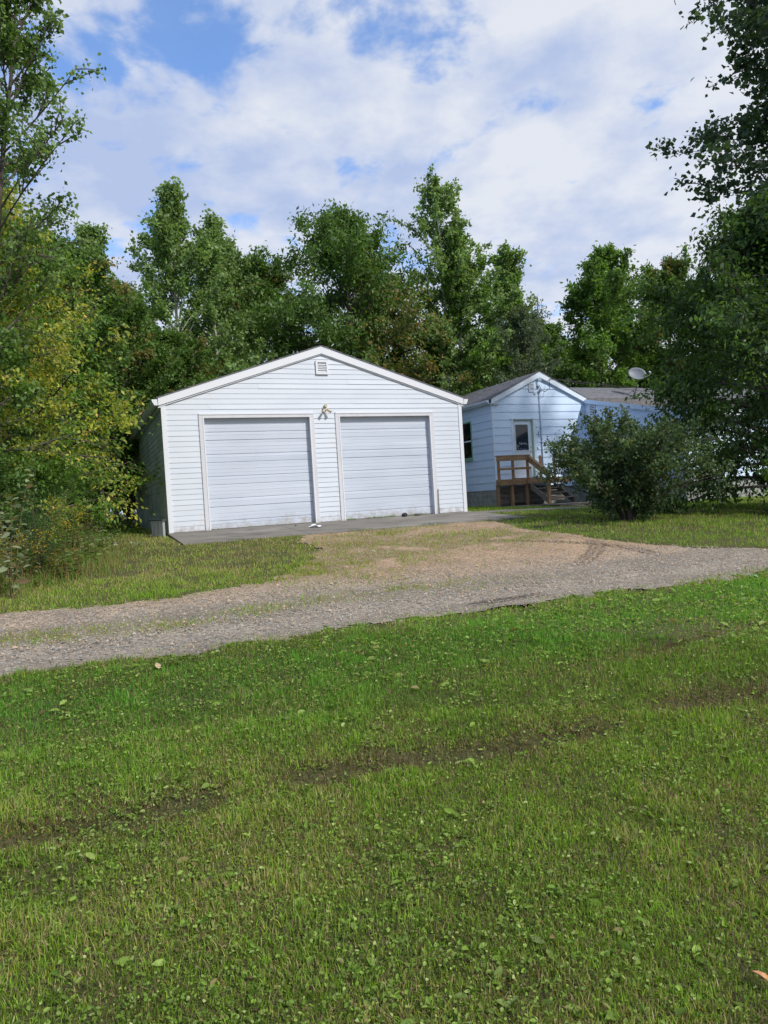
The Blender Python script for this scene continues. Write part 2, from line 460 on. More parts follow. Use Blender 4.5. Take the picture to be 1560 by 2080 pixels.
# the sheet dips under the gravel, the slab and the buildings so that nothing pokes through
gm = gravel(X, Y)
U_, V_ = guv(X, Y)
slab = (U_ > .0) & (U_ < 7.3) & (V_ > -2.45) & (V_ < 9)
Z = np.where(slab, G(X, Y) - .10, Z - .10 * sst(-.02, .22, gm))
nx, ny = len(gx), len(gy)
idx = np.arange(nx * ny).reshape(nx, ny)
F = np.stack([idx[:-1, :-1], idx[1:, :-1], idx[1:, 1:], idx[:-1, 1:]], -1).reshape(-1, 4)
tag(np_mesh('ground', np.stack([X, Y, Z], -1).reshape(-1, 3), F, M['soil'], smooth=True), kind='structure')
def ground_z(x, y):
    return G(x, y) + lawn_bump(np.asarray(x, float), np.asarray(y, float))

# gravel driveway: a fine sheet cut along a ragged edge
us = np.concatenate([np.arange(-40, -9, .4), np.arange(-9, 11, .06), np.arange(11, 45, .4)])
vs_ = np.arange(-10.4, -2.2, .06)
UU, VV = np.meshgrid(us, vs_, indexing='ij')
XX, YY = gxy(UU, VV)
mask = gravel(XX, YY)
ZZ = G(XX, YY) + .004 + (fbm(XX * 2.2, YY * 2.2, 4) - .5) * .035
wheel = np.exp(-((VV + 9.15) / .3) ** 2) + np.exp(-((VV + 7.85) / .3) ** 2)
ZZ -= .028 * wheel
f1 = fbm(XX * .55 + 3, YY * .55 + 8); f2 = fbm(XX * 2.5, YY * 2.5)
tan = sst(-8.6, -6.6, VV + (f1 - .5) * 2.0) * sst(.25, .6, f1 + .25)
base = np.array([.220, .193, .158])[None, None] * (1 - tan[..., None]) + np.array([.31, .22, .143])[None, None] * tan[..., None]
base = base * (.78 + .5 * f2[..., None]) * (1 + .14 * wheel - .10 * np.exp(-((VV + 8.5) / .25) ** 2))[..., None]
# tyre marks: darker, damp, pressed strips
def arc(cx, cy, r, a0, a1, w):
    d = np.hypot(UU - cx, VV - cy); a = np.arctan2(VV - cy, UU - cx)
    return np.exp(-((d - r) / w) ** 2) * sst(a0, a0 + .12, a) * sst(a1, a1 - .12, a)
trk = np.zeros_like(UU)
for off in (0, .09, .18):
    trk = np.maximum(trk, arc(3.2, -7.6, 2.5 + off, -.15, 1.25, .03))
    trk = np.maximum(trk, .8 * arc(2.2, -4.2, 4.2 + off, -1.15, -.45, .03))
    trk = np.maximum(trk, 1.2 * np.exp(-((VV + 9.35 + off - .1) / .035) ** 2) * sst(1.7, 2.0, UU) * sst(2.9, 2.5, UU))
spv = sparse(XX, YY)
base = base * (1 - .75 * np.clip(trk, 0, 1)[..., None] * sst(.2, .5, f2)[..., None])
moss = np.array([.13, .12, .045])
base = base * (1 - .55 * spv[..., None]) + moss * .55 * spv[..., None]
ZZ -= .015 * trk
keep = (mask[:-1, :-1] + mask[1:, :-1] + mask[1:, 1:] + mask[:-1, 1:]) > 0
nu, nv = UU.shape
idx = np.arange(nu * nv).reshape(nu, nv)
F = np.stack([idx[:-1, :-1], idx[1:, :-1], idx[1:, 1:], idx[:-1, 1:]], -1)[keep]
usedv, inv = np.unique(F, return_inverse=True)
F = inv.reshape(F.shape)
tag(np_mesh('gravel_driveway', np.stack([XX, YY, ZZ], -1).reshape(-1, 3)[usedv], F, M['gravel'], colr=base.reshape(-1, 3)[usedv], smooth=True), kind='structure')

# loose stones on the gravel (uncountable)
rg = np.random.default_rng(11)
n = 90000
uu = rg.uniform(-5, 9.5, n); vv = rg.uniform(-9.9, -2.5, n)
xx, yy = gxy(uu, vv)
ok = (gravel(xx, yy) > -.08) & (rg.random(n) < .35 + .65 * np.exp(-((vv + 8.5) / .9) ** 2)) & (np.abs(xx) < .62 * yy)
xx, yy = xx[ok], yy[ok]; n = len(xx)
sz = (rg.gamma(3, .0018, n) + .0025) * np.where(rg.random(n) < .03, 1.7, 1)
zz = G(xx, yy) + .004 + (fbm(xx * 2.2, yy * 2.2, 4) - .5) * .035
th = rg.uniform(0, 2 * np.pi, n)
V = np.zeros((n, 5, 3))
for k in range(4):
    a = th + k * np.pi / 2 + rg.normal(0, .25, n)
    r = sz * rg.uniform(.7, 1.25, n)
    V[:, k, 0] = xx + np.cos(a) * r; V[:, k, 1] = yy + np.sin(a) * r; V[:, k, 2] = zz - .004 + rg.uniform(0, .3, n) * sz
V[:, 4, 0] = xx + rg.normal(0, .2, n) * sz; V[:, 4, 1] = yy + rg.normal(0, .2, n) * sz; V[:, 4, 2] = zz + sz * rg.uniform(.5, 1.0, n)
q = np.arange(n)[:, None] * 5
F = np.concatenate([q + np.array([[0, 1, 4]]), q + np.array([[1, 2, 4]]), q + np.array([[2, 3, 4]]), q + np.array([[3, 0, 4]])])
tone = rg.uniform(.6, 1.55, n)[:, None]
cc = np.where(rg.random(n)[:, None] < .5, np.array([.24, .225, .20]), np.array([.31, .235, .165])) * tone
tag(np_mesh('loose_gravel', V.reshape(-1, 3), F, M['pebble'], colr=np.repeat(cc, 5, 0)), 'loose grey and tan gravel stones strewn over the driveway', 'gravel', kind='stuff')

# concrete apron before the garage, in slabs, and a walk to the house
def slab_piece(mb, u0, u1, v0, v1, top=.012, thick=.16):
    b4 = []; t4 = []
    for (u, v) in ((u0, v0), (u1, v0), (u1, v1), (u0, v1)):
        x, y = gxy(u, v)
        z = float(-.001 + np.minimum(0, .052 * v))
        z = float(min(.0, .056 * v)) + top
        b4.append((x, y, z - thick)); t4.append((x, y, z))
    mb.hexa(b4, t4)
ap = MB(); ap.box(0, .01, 0, .01, -5, -4.99)
apron = empty('concrete_apron', (*gxy(0, 0), 0), 0)
tag(apron, kind='structure')
us_ = [-.06, 2.35, 4.78, 7.36]
for a, b in zip(us_[:-1], us_[1:]):
    mb = MB(); slab_piece(mb, a + .006, b - .006, -2.5, .14)
    o = mb.build('slab', M['concrete']); o.parent = apron; o.matrix_parent_inverse = Matrix.Translation(-Vector(apron.location))
walk = MB()
def walk_piece(mb, pts, thick=.12, lift=.02):
    b4 = []; t4 = []
    for (u, v) in pts:
        x, y = gxy(u, v); z = float(G(x, y)) + lift
        b4.append((x, y, z - thick)); t4.append((x, y, z))
    mb.hexa(b4, t4)
for a, b in ((7.372, 8.5), (8.512, 9.6), (9.612, 10.7)):
    walk_piece(walk, [(a, -.75), (b, -.75), (b, .25), (a, .25)])
tag(walk.build('concrete_walk', M['concrete']), kind='structure')

# ------------------------------------------------------------------ siding
def siding(parent, mat, P, s0, s1, z0, z1, e, holes=(), lim=None, seams=(), lip=.010, gap=.003, rnd=None, name='siding_board'):
    """lap boards in courses. P(s, off, z) gives a local point; off is towards the outside. lim(z) -> (a, b) range."""
    rnd = rnd or random.Random(3)
    i = 0
    z = z0
    while z < z1 - .01:
        zb, zt = z, min(z + e, z1)
        mid = (zb + zt) / 2
        iv = [(s0, s1)]
        for (a, b, h0, h1) in holes:
            if h0 < mid < h1:
                nv_ = []
                for (p, q_) in iv:
                    if b <= p or a >= q_: nv_.append((p, q_)); continue
                    if a > p: nv_.append((p, a))
                    if b < q_: nv_.append((b, q_))
                iv = nv_
        pieces = []
        for (p, q_) in iv:
            cut = [p] + sorted(t for (t, k) in seams if k == i and p < t < q_) + [q_]
            for c0, c1 in zip(cut[:-1], cut[1:]):
                pieces.append((c0, c1))
        for j, (p, q_) in enumerate(pieces):
            pb, qb, pt, qt = p, q_, p, q_
            if lim:
                a, b = lim(zb); pb, qb = max(p, a), min(q_, b)
                a, b = lim(zt); pt, qt = max(p, a), min(q_, b)
                if qb - pb < .04: continue
                if qt < pt: pt = qt = (pt + qt) / 2
            lo = lip + rnd.uniform(-.0015, .0015) + (.003 if j % 2 else 0)
            mb = MB()
            mb.hexa([P(pb, 0, zb + gap), P(qb, 0, zb + gap), P(qt, 0, zt), P(pt, 0, zt)],
                    [P(pb, lo, zb + gap - .002), P(qb, lo, zb + gap - .002), P(qt, .003, zt), P(pt, .003, zt)])
            mb.build(name, mat, parent)
        z += e; i += 1

# ------------------------------------------------------------------ garage
GW, GH, GD = 7.24, 2.734, 8.46
GS = .322                                   # roof pitch
l0, l1, q0, q1, DH = .859, 3.242, 3.981, 6.331, 2.44
garage = tag(empty('garage', (GO[0], GO[1], 0), YAW), 'white two-door garage with lap siding and a low gable roof', 'garage')
b = MB()
apex = GH + GS * GW / 2
t_ = .14
# shell: front wall in pieces round the openings, then the other walls
b.box(0, l0 - .02, 0, t_, -.02, GH); b.box(l1 + .02, q0 - .02, 0, t_, -.02, GH); b.box(q1 + .02, GW, 0, t_, -.02, GH)
b.box(l0 - .02, l1 + .02, 0, t_, DH + .02, GH); b.box(q0 - .02, q1 + .02, 0, t_, DH + .02, GH)
b.prism_y([(0, GH), (GW, GH), (GW / 2, apex)], .001, t_)
b.prism_y([(0, GH), (GW, GH), (GW / 2, apex)], GD - t_, GD)
b.box(0, t_, t_, GD, -.02, GH); b.box(GW - t_, GW, t_, GD, -.02, GH); b.box(t_, GW - t_, GD - t_, GD, -.02, GH)
b.build('wall', M['vinyl'], garage)
E_G = .1139
rr = random.Random(4)
siding(garage, M['vinyl'], lambda s, o, z: (s, -o, z), .06, GW - .06, .012, apex - .05, E_G,
       holes=[(l0 - .09, l1 + .09, -.1, DH + .08), (q0 - .09, q1 + .09, -.1, DH + .08), (3.47, 3.77, 3.42, 3.74)],
       lim=lambda z: ((0, GW) if z < GH else ((z - GH - .02) / GS, GW - (z - GH - .02) / GS)),
       seams=[(1.0, 23), (4.25, 28), (4.25, 30), (4.4, 24), (5.9, 25), (2.1, 27), (6.1, 9)], rnd=rr)
siding(garage, M['vinyl_algae_shade'], lambda s, o, z: (-o, s, z), .05, GD - .05, .012, GH - .06, E_G,
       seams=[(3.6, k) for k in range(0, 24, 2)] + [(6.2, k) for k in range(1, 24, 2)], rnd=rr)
for (x0, x1) in ((-.02, .075), (GW - .075, GW + .02)):
    MB().box(x0, x1, -.024, .075, -.03, GH + (.0 if x0 < 1 else .0)).build('corner_trim', M['trim'], garage)
for (y0, y1) in ((GD - .075, GD + .02),):
    MB().box(-.024, .07, y0, y1, -.03, GH - .05).build('corner_trim', M['trim'], garage)
# rake boards
RF = .17
for sgn in (0, 1):
    mb = MB()
    xa, xb = -.07, GW / 2
    za, zb_ = GH + GS * xa, apex
    pl = [(xa, za - .0), (xb, zb_), (xb, zb_ + RF), (xa, za + RF)]
    if sgn: pl = [(GW - x, z) for x, z in reversed(pl)]
    mb.prism_y(pl, -.055, -.028)
    mb.build('rake_board', M['trim'], garage)
    pl = [(xa + .02, za - .026), (xb, zb_ - .022), (xb, zb_ - .002), (xa + .02, za - .004)]
    if sgn: pl = [(GW - x, z) for x, z in reversed(pl)]
    MB().prism_y(pl, -.036, -.002).build('rake_trim', M['trim'], garage)
# roof slabs with shingle courses
def roof_slope(parent, name, mat, A, B, C_, D_, rows, thick=.035, step=.012, seed=1, tab=.33):
    """slope between eave A-B and ridge D-C; each course is a lapped strip cut into tabs, all joined as one part"""
    A, B, C_, D_ = map(Vector, (A, B, C_, D_))
    nrm = (B - A).cross(D_ - A).normalized()
    if nrm.z < 0: nrm = -nrm
    mb = MB()
    mb.hexa([A - nrm * thick, B - nrm * thick, C_ - nrm * thick, D_ - nrm * thick], [A, B, C_, D_])
    rnd = random.Random(seed)
    ln = (B - A).length
    k = max(1, int(ln / tab))
    for i in range(rows):
        f0, f1 = i / rows, min(1, (i + 1.05) / rows)
        a0, b0 = A.lerp(D_, f0), B.lerp(C_, f0)
        a1, b1 = A.lerp(D_, f1), B.lerp(C_, f1)
        sh = (i % 2) * .5 + rnd.uniform(-.1, .1)
        cuts = [0] + [min(1, max(0, (j + sh) / k)) for j in range(0, k + 1)] + [1]
        for g0, g1 in zip(cuts[:-1], cuts[1:]):
            if g1 - g0 < .002: continue
            w = step * rnd.uniform(.75, 1.3)
            e_ = .004 / ln
            p, q_ = a0.lerp(b0, g0 + e_), a0.lerp(b0, g1 - e_)
            p1, q1_ = a1.lerp(b1, g0 + e_), a1.lerp(b1, g1 - e_)
            mb.add([p + nrm * w, q_ + nrm * w, q1_ + nrm * .003, p1 + nrm * .003, p + nrm * .001, q_ + nrm * .001],
                   [(0, 1, 2, 3), (4, 5, 1, 0), (4, 0, 3), (5, 2, 1)])
    o = mb.build(name, mat, parent)
    o['kind'] = 'stuff'
    return o
ez = GH + RF + GS * -.10
rz_ = apex + RF + .012
roof = MB().prism_y([(-.08, GH + RF - .06), (GW / 2, apex + RF - .03), (GW / 2, apex + RF + .002), (-.08, GH + RF - .028)], -.05, GD + .05).prism_y([(GW + .08, GH + RF - .028), (GW / 2, apex + RF + .002), (GW / 2, apex + RF - .03), (GW + .08, GH + RF - .06)], -.05, GD + .05).build('roof', M['shingle'], garage)
roof_slope(roof, 'shingles', M['shingle'], (-.10, GD + .07, GH + RF - .026), (-.10, -.07, GH + RF - .026), (GW / 2, -.07, apex + RF + .016), (GW / 2, GD + .07, apex + RF + .016), 22, .01, seed=2)
roof_slope(roof, 'shingles', M['shingle'], (GW + .10, -.07, GH + RF - .026), (GW + .10, GD + .07, GH + RF - .026), (GW / 2, GD + .07, apex + RF + .016), (GW / 2, -.07, apex + RF + .016), 22, .01, seed=3)
# eave soffits and gutters
for sgn in (0, 1):
    fx = (lambda x: x) if sgn == 0 else (lambda x: GW - x)
    mb = MB(); xs = sorted((fx(-.075), fx(.0))); mb.box(xs[0], xs[1], -.03, GD + .03, GH - .065, GH - .04)
    mb.build('soffit', M['trim'], garage)
    prof = [(-.08, GH - .02), (-.085, GH + .11), (-.20, GH + .105), (-.19, GH + .06), (-.15, GH - .015)]
    pl = [(fx(x), z) for x, z in prof]
    if sgn == 0: pl = list(reversed(pl))
    mb = MB().prism_y(pl, -.06, GD + .05)
    mb.build('gutter', M['trim'], garage)
mb = MB(); mb.tube([(-.14, GD - .02, GH), (-.14, GD - .02, GH - .12), (-.06, GD - .02, GH - .35), (-.06, GD - .02, .35), (-.06, GD - .02, .28), (-.24, GD - .02, .16)], .042, 4)
mb.build('downspout', M['trim'], garage)
# doors
def garage_door(x0, x1, lab, seed):
    d = MB().box(x0 - .02, x1 + .02, .145, .16, 0, DH + .02).build('garage_door', M['dark'], garage)
    tag(d, lab)
    hs = DH / 5
    rn = random.Random(seed)
    yb = .085
    for i in range(5):
        z0 = i * hs + .012
        pr = [(0.0, .010), (.008, 0), (.10, -.002), (.105, .004), (.112, -.002), (.165, 0), (.170, .012), (.178, .016), (.188, 0), (.25, -.001), (.255, .004), (.262, -.001),
              (.33, -.001), (.335, .004), (.342, -.001), (.41, -.001), (.415, .004), (.422, 0), (hs - .012, 0), (hs - .003, .012)]
        vs2 = []; fs2 = []
        jt = rn.uniform(-.003, .003)
        for (dz, dyy) in pr:
            vs2 += [(x0 - .01, yb + dyy + jt, z0 + dz), (x1 + .01, yb + dyy + jt + rn.uniform(-.002, .002), z0 + dz)]
        k = len(pr)
        for a in range(k - 1):
            fs2.append((2 * a, 2 * a + 1, 2 * a + 3, 2 * a + 2))
        vs2 += [(x0 - .01, .14, z0), (x1 + .01, .14, z0), (x0 - .01, .14, z0 + hs - .003), (x1 + .01, .14, z0 + hs - .003)]
        fs2 += [(2 * k, 2 * k + 1, 1, 0), (2 * k - 2, 2 * k - 1, 2 * k + 3, 2 * k + 2)]
        MB().add(vs2, fs2).build('door_panel', M['door_steel'], d)
    MB().box(x0, x1, .088, .13, -.012, .012).build('bottom_seal', M['rubber'], d)
    # casing and jambs
    for (a, c) in ((x0 - .11, x0), (x1, x1 + .11)):
        mb = MB().box(a, c, -.032, .0, -.012, DH + .0)
        mb.build('door_casing', M['casing'], garage)
        inn = (a + .085, a + .11) if a < x0 - .05 else (a, a + .025)
        MB().box(inn[0], inn[1], -.040, -.0325, -.012, DH).build('casing_bead', M['trim'], garage)
        jj = (x0 - .02, x0) if a < x0 - .05 else (x1, x1 + .02)
        MB().box(jj[0], jj[1], .0005, .139, -.012, DH).build('door_jamb', M['casing'], garage)
    MB().box(x0 - .11, x1 + .11, -.034, .0, DH + .0005, DH + .10).build('door_casing', M['casing'], garage)
    MB().box(x0 - .10, x1 + .10, -.044, -.0345, DH + .07, DH + .098).build('casing_bead', M['trim'], garage)
    MB().box(x0 - .02, x1 + .02, .0005, .139, DH, DH + .02).build('door_header', M['casing'], garage)
garage_door(l0, l1, 'left ribbed white sectional garage door with small dents', 5)
garage_door(q0, q1, 'right ribbed white sectional garage door beside damaged jamb trim', 6)
MB().box(q1 + .112, q1 + .128, -.038, -.012, 0, .62).build('damaged_trim', M['dark'], garage)
MB().hexa([(q1 + .085, -.052, .0), (q1 + .105, -.048, .0), (q1 + .112, -.041, .6), (q1 + .10, -.043, .6)], [(q1 + .085, -.046, .0), (q1 + .105, -.042, .0), (q1 + .112, -.0405, .6), (q1 + .10, -.0405, .6)]).build('torn_trim', M['galv'], garage)
# gable vent
vent = MB()
vx0, vx1, vz0, vz1 = 3.47, 3.77, 3.42, 3.74
for bx in ((vx0, vx0 + .045, vz0, vz1), (vx1 - .045, vx1, vz0, vz1), (vx0 + .045, vx1 - .045, vz0, vz0 + .045), (vx0 + .045, vx1 - .045, vz1 - .045, vz1)):
    vent.box(bx[0], bx[1], -.045, -.002, bx[2], bx[3])
vent = vent.build('gable_vent', M['trim'], garage)
MB().box(vx0 + .045, vx1 - .045, -.006, -.003, vz0 + .045, vz1 - .045).build('vent_back', M['dark'], vent)
for k in range(5):
    z = vz0 + .05 + k * .043
    MB().hexa([(vx0 + .045, -.040, z), (vx1 - .045, -.040, z), (vx1 - .045, -.036, z), (vx0 + .045, -.036, z)],
              [(vx0 + .045, -.014, z + .034), (vx1 - .045, -.014, z + .034), (vx1 - .045, -.010, z + .034), (vx0 + .045, -.010, z + .034)]).build('louver', M['trim'], vent)
# twin-head floodlight
fl = MB(); fl.tube([(3.63, -.005, 2.62), (3.63, -.045, 2.62)], [.055, .05], 12); fl.tube([(3.63, -.04, 2.62), (3.63, -.075, 2.60)], .02, 8)
fl = fl.build('floodlight', M['brass'], garage, True)
for (dx_, dz) in ((-.06, -.02), (.068, -.016)):
    mb = MB(); mb.tube([(3.63, -.07, 2.60), (3.63 + dx_ * .6, -.09, 2.59 + dz * .4)], .011, 6)
    mb.tube([(3.63 + dx_ * .5, -.085, 2.60), (3.63 + dx_ * .8, -.10, 2.59 + dz * .6), (3.63 + dx_ * 1.2, -.125, 2.58 + dz * 1.4), (3.63 + dx_ * 1.45, -.145, 2.575 + dz * 2)], [.016, .026, .032, .038], 10)
    mb.build('lamp_head', M['brass'], fl, True)
MB().box(3.615, 3.665, -.10, -.03, 2.655, 2.72).build('motion_sensor', M['brass'], fl)

# ribbed metal panel at the garage's left corner
rp = tag(empty('ribbed_metal_panel', (*gxy(-.36, -.06), float(ground_z(*gxy(-.2, -.4)))), YAW - 1.25), 'small ribbed galvanised metal panel with a dark top rail standing at the garage corner', 'metal panel')
mb = MB()
k = 8; wd = .62; vs2 = []; fs2 = []
for i in range(k * 4 + 1):
    x = i / (k * 4) * wd
    ph = i % 4
    y = (.0, -.0, -.035, -.035)[ph]
    vs2 += [(x, y, .0), (x, y, .34), (x, y + .006, .0), (x, y + .006, .34)]
for i in range(k * 4):
    a = i * 4; c = a + 4
    fs2 += [(a, c, c + 1, a + 1), (a + 2, a + 3, c + 3, c + 2), (a + 1, c + 1, c + 3, a + 3)]
mb.add(vs2, fs2); mb.build('panel', M['galv'], rp)
MB().box(-.04, wd + .03, -.055, .03, .341, .362).build('top_rail', M['pole'], rp)
MB().box(-.02, wd + .02, -.045, .02, -.012, .0).build('bottom_rail', M['galv'], rp)

# ------------------------------------------------------------------ house
house = tag(empty('house', (HO[0], HO[1], 0), YAW), 'pale blue-white single-storey house with a gabled entry and grey shingle roof', 'house')
HW, HZB, HZT, HD = 4.11, .50, 3.575, 8.6
HS = (4.52 - 3.575) / (HW / 2)
hap = 4.52
LW, WL = 4.6, 12.5                       # main wing: how far it comes forward, how long it is
zr = lambda v: 3.60 + .214 * v           # underside of the wing's shallow front slope
b = MB()
b.box(0, .12, .12, HD, HZB, HZT); b.box(.12, HW, HD - .12, HD, HZB, HZT)
b.box(0, .85, 0, .12, HZB, HZT); b.box(1.70, HW, 0, .12, HZB, HZT); b.box(.85, 1.70, 0, .12, 2.97, HZT); b.box(.85, 1.70, 0, .12, HZB, .90)
b.prism_y([(0, HZT), (HW, HZT), (HW / 2, hap)], .001, .12)
b.build('wall', M['house_paint'], house)
b = MB()
b.prism_x([(-LW, HZB - .1), (-LW, zr(-LW)), (.8, zr(.8)), (2.3, zr(.8) + .66), (7, zr(.8) - 1.2), (7, HZB - .1)], HW + .001, HW + .12)
b.box(HW + .12, HW + WL, -LW, -LW + .12, HZB - .1, zr(-LW))
b.box(HW + WL - .12, HW + WL, -LW + .12, 7, HZB - .1, zr(-LW)); b.box(HW + .12, HW + WL, 6.88, 7, HZB - .1, 2.6)
b.build('wall', M['house_paint'], house)
E_H = .2765
rr = random.Random(8)
siding(house, M['house_paint'], lambda s, o, z: (s, -o, z), .005, HW - .002, HZB, hap - .06, E_H,
       holes=[(.77, 1.80, .2, 3.02), (1.60, 1.83, 3.99, 4.35)],
       lim=lambda z: ((0, HW) if z < HZT else ((z - HZT - .01) / HS, HW - (z - HZT - .01) / HS)), lip=.020, gap=.010,
       seams=[(2.9, k) for k in (1, 4, 7)] + [(.45, 9), (3.3, 10)], rnd=rr)
WV0, WV1, WZ0, WZ1 = 1.50, 2.16, 1.72, 3.08
siding(house, M['house_paint'], lambda s, o, z: (-o, s, z), .002, HD, HZB, HZT - .02, E_H, holes=[(WV0 - .06, WV1 + .06, WZ0 - .06, WZ1 + .06)], lip=.020, gap=.010, seams=[(3.4, k) for k in range(0, 12, 2)] + [(1.2, 2), (1.1, 8)], rnd=rr)
siding(house, M['house_paint'], lambda s, o, z: (HW - o, s, z), -LW, -.012, HZB - .06, zr(0), E_H, holes=[(-.60, -.28, 3.02, 3.50)],
       lim=lambda z: (max(-LW, (z - 3.60 + .03) / .214), -.012), lip=.020, gap=.010, rnd=rr)
siding(house, M['house_paint'], lambda s, o, z: (s, -LW - o, z), HW + .002, HW + WL, HZB - .12, zr(-LW) - .02, E_H, holes=[], lip=.020, gap=.010, seams=[(HW + 4, k) for k in range(0, 8, 2)] + [(HW + 7.5, k) for k in range(1, 8, 2)], rnd=rr)
# corner trim
MB().box(-.016, .03, -.018, .03, HZB, HZT).build('corner_trim', M['house_trim'], house)
# gable rake boards
RF = .20
for sgn in (0, 1):
    xa, xb = -.06, HW / 2
    if sgn: xa = .0
    za = HZT + HS * xa
    pl = [(xa, za), (xb, hap), (xb, hap + RF), (xa, za + RF)]
    if sgn: pl = [(HW - x, z) for x, z in reversed(pl)]
    MB().prism_y(pl, -.10, -.07).build('rake_board', M['house_trim'], house)
    pl = [(xa, za - .02), (xb, hap - .02), (xb, hap + .02), (xa, za + .02)]
    if sgn: pl = [(HW - x, z) for x, z in reversed(pl)]
    MB().prism_y(pl, -.069, -.0).build('rake_soffit', M['house_trim'], house)
rf = MB().prism_y([(-.14, HZT + RF - HS * .14 - .05), (HW / 2, hap + RF - .04), (HW / 2, hap + RF + .002), (-.14, HZT + RF - HS * .14 - .008)], -.09, HD + .1)
rf.prism_y([(HW + .0, HZT + RF - .008), (HW / 2, hap + RF + .002), (HW / 2, hap + RF - .04), (HW + .0, HZT + RF - .05)], -.09, HD + .1)
rf = rf.build('roof', M['shingle'], house)
roof_slope(rf, 'shingles', M['shingle'], (-.16, HD + .12, HZT + RF - HS * .16), (-.16, -.12, HZT + RF - HS * .16), (HW / 2, -.12, hap + RF + .018), (HW / 2, HD + .12, hap + RF + .018), 16, .01, seed=5)
roof_slope(rf, 'shingles', M['shingle'], (HW + .0, -.12, HZT + RF + .004), (HW + .0, HD + .12, HZT + RF + .004), (HW / 2, HD + .12, hap + RF + .018), (HW / 2, -.12, hap + RF + .018), 16, .01, seed=6)
MB().box(-.15, -.0, -.06, HD, HZT + .0, HZT + .02).build('soffit', M['house_trim'], house)
MB().box(-.165, -.15, -.08, HD + .1, HZT - .02, HZT + .115).build('fascia', M['house_trim'], house)
gp = [(-.17, HZT + .02), (-.26, HZT + .04), (-.27, HZT + .11), (-.17, HZT + .10)]
MB().prism_y(gp, -.10, HD + .1).build('gutter', M['house_trim'], house)
# wing roof: shallow front part, steeper upper part
rf2 = MB().prism_x([(-LW - .3, zr(-LW - .3) + .10), (.8, zr(.8) + .10), (2.3, zr(.8) + .66 + .10), (7.3, zr(.8) - 1.2 + .05), (7.3, zr(.8) - 1.25), (2.3, zr(.8) + .66), (.8, zr(.8)), (-LW - .3, zr(-LW - .3))][::-1], HW - .05, HW + WL + .2).build('roof', M['shingle_brown'], house)
roof_slope(rf2, 'shingles', M['shingle_brown'], (HW - .07, -LW - .32, zr(-LW - .32) + .108), (HW + WL + .2, -LW - .32, zr(-LW - .32) + .108), (HW + WL + .2, .8, zr(.8) + .112), (HW - .07, .8, zr(.8) + .112), 30, .005, seed=7)
roof_slope(rf2, 'shingles', M['shingle'], (HW - .07, .8, zr(.8) + .112), (HW + WL + .2, .8, zr(.8) + .112), (HW + WL + .2, 2.32, zr(.8) + .66 + .13), (HW - .07, 2.32, zr(.8) + .66 + .13), 10, .005, seed=8)
mb = MB().prism_x([(-LW - .33, zr(-LW - .33) - .06), (.0, zr(0) - .02), (.0, zr(0) + .118), (-LW - .33, zr(-LW - .33) + .10)][::-1], HW - .085, HW - .055)
mb.build('rake_board', M['house_paint'], house)
MB().box(HW - .05, HW + WL + .2, -LW - .335, -LW - .31, zr(-LW) - .16, zr(-LW) + .03).build('fascia', M['house_trim'], house)
# foundation of concrete blocks
def blocks(P, s0, s1, z0, rows, off):
    mb = MB()
    for r in range(rows):
        s = s0 - (.2 if r % 2 else 0)
        while s < s1 - .02:
            a, c = max(s, s0) + .005, min(s + .4, s1) - .005
            if c - a > .04:
                w = random.Random(int(s * 100) + r).uniform(-.004, .004)
                MB().hexa([P(a, .0, z0 + r * .2 + .005), P(c, .0, z0 + r * .2 + .005), P(c, .0, z0 + r * .2 + .195), P(a, .0, z0 + r * .2 + .195)],
                          [P(a, .03 + w, z0 + r * .2 + .005), P(c, .03 + w, z0 + r * .2 + .005), P(c, .03 + w, z0 + r * .2 + .195), P(a, .03 + w, z0 + r * .2 + .195)]).build('concrete_block', M['block'], fnd)
            s += .4
fnd = MB().box(.04, HW, .04, HD - .02, -.3, HZB - .002).box(HW + .04, HW + WL - .04, -LW + .04, 6.9, -.5, HZB - .11).build('foundation', M['mortar'], house)
blocks(lambda s, o, z: (s, .04 - o, z), .02, HW - .03, HZB - .61, 3, 0)
blocks(lambda s, o, z: (.04 - o, s, z), .04, 7.2, HZB - .61, 3, 0)
blocks(lambda s, o, z: (HW + .04 - o, s, z), -LW + .04, .0, HZB - .71, 3, 0)
blocks(lambda s, o, z: (s, -LW + .04 - o, z), HW + .02, HW + 9, HZB - .81, 3, 0)
# door
dr = MB().box(.85, 1.655, .035, .08, .90, 2.955)
dr = tag(dr.build('entry_door', M['house_trim'], house), 'white entry door with a tall dark window')
MB().box(.955, 1.495, .026, .034, 1.89, 2.82).build('glass_pane', M['glass'], dr)
for bx in ((.925, .955, 1.86, 2.85), (1.495, 1.525, 1.86, 2.85), (.955, 1.495, 1.86, 1.89), (.955, 1.495, 2.82, 2.85)):
    MB().box(bx[0], bx[1], .018, .0345, bx[2], bx[3]).build('window_stop', M['house_trim'], dr)
mb = MB(); mb.tube([(1.595, .034, 1.86), (1.595, -.005, 1.86)], .012, 8); mb.tube([(1.595, -.0, 1.86), (1.595, -.012, 1.86), (1.595, -.03, 1.86), (1.595, -.042, 1.86)], [.018, .03, .03, .012], 10)
mb.build('door_knob', M['brass'], dr, True)
MB().box(1.57, 1.62, .026, .0345, 1.96, 2.01).build('deadbolt', M['brass'], dr)
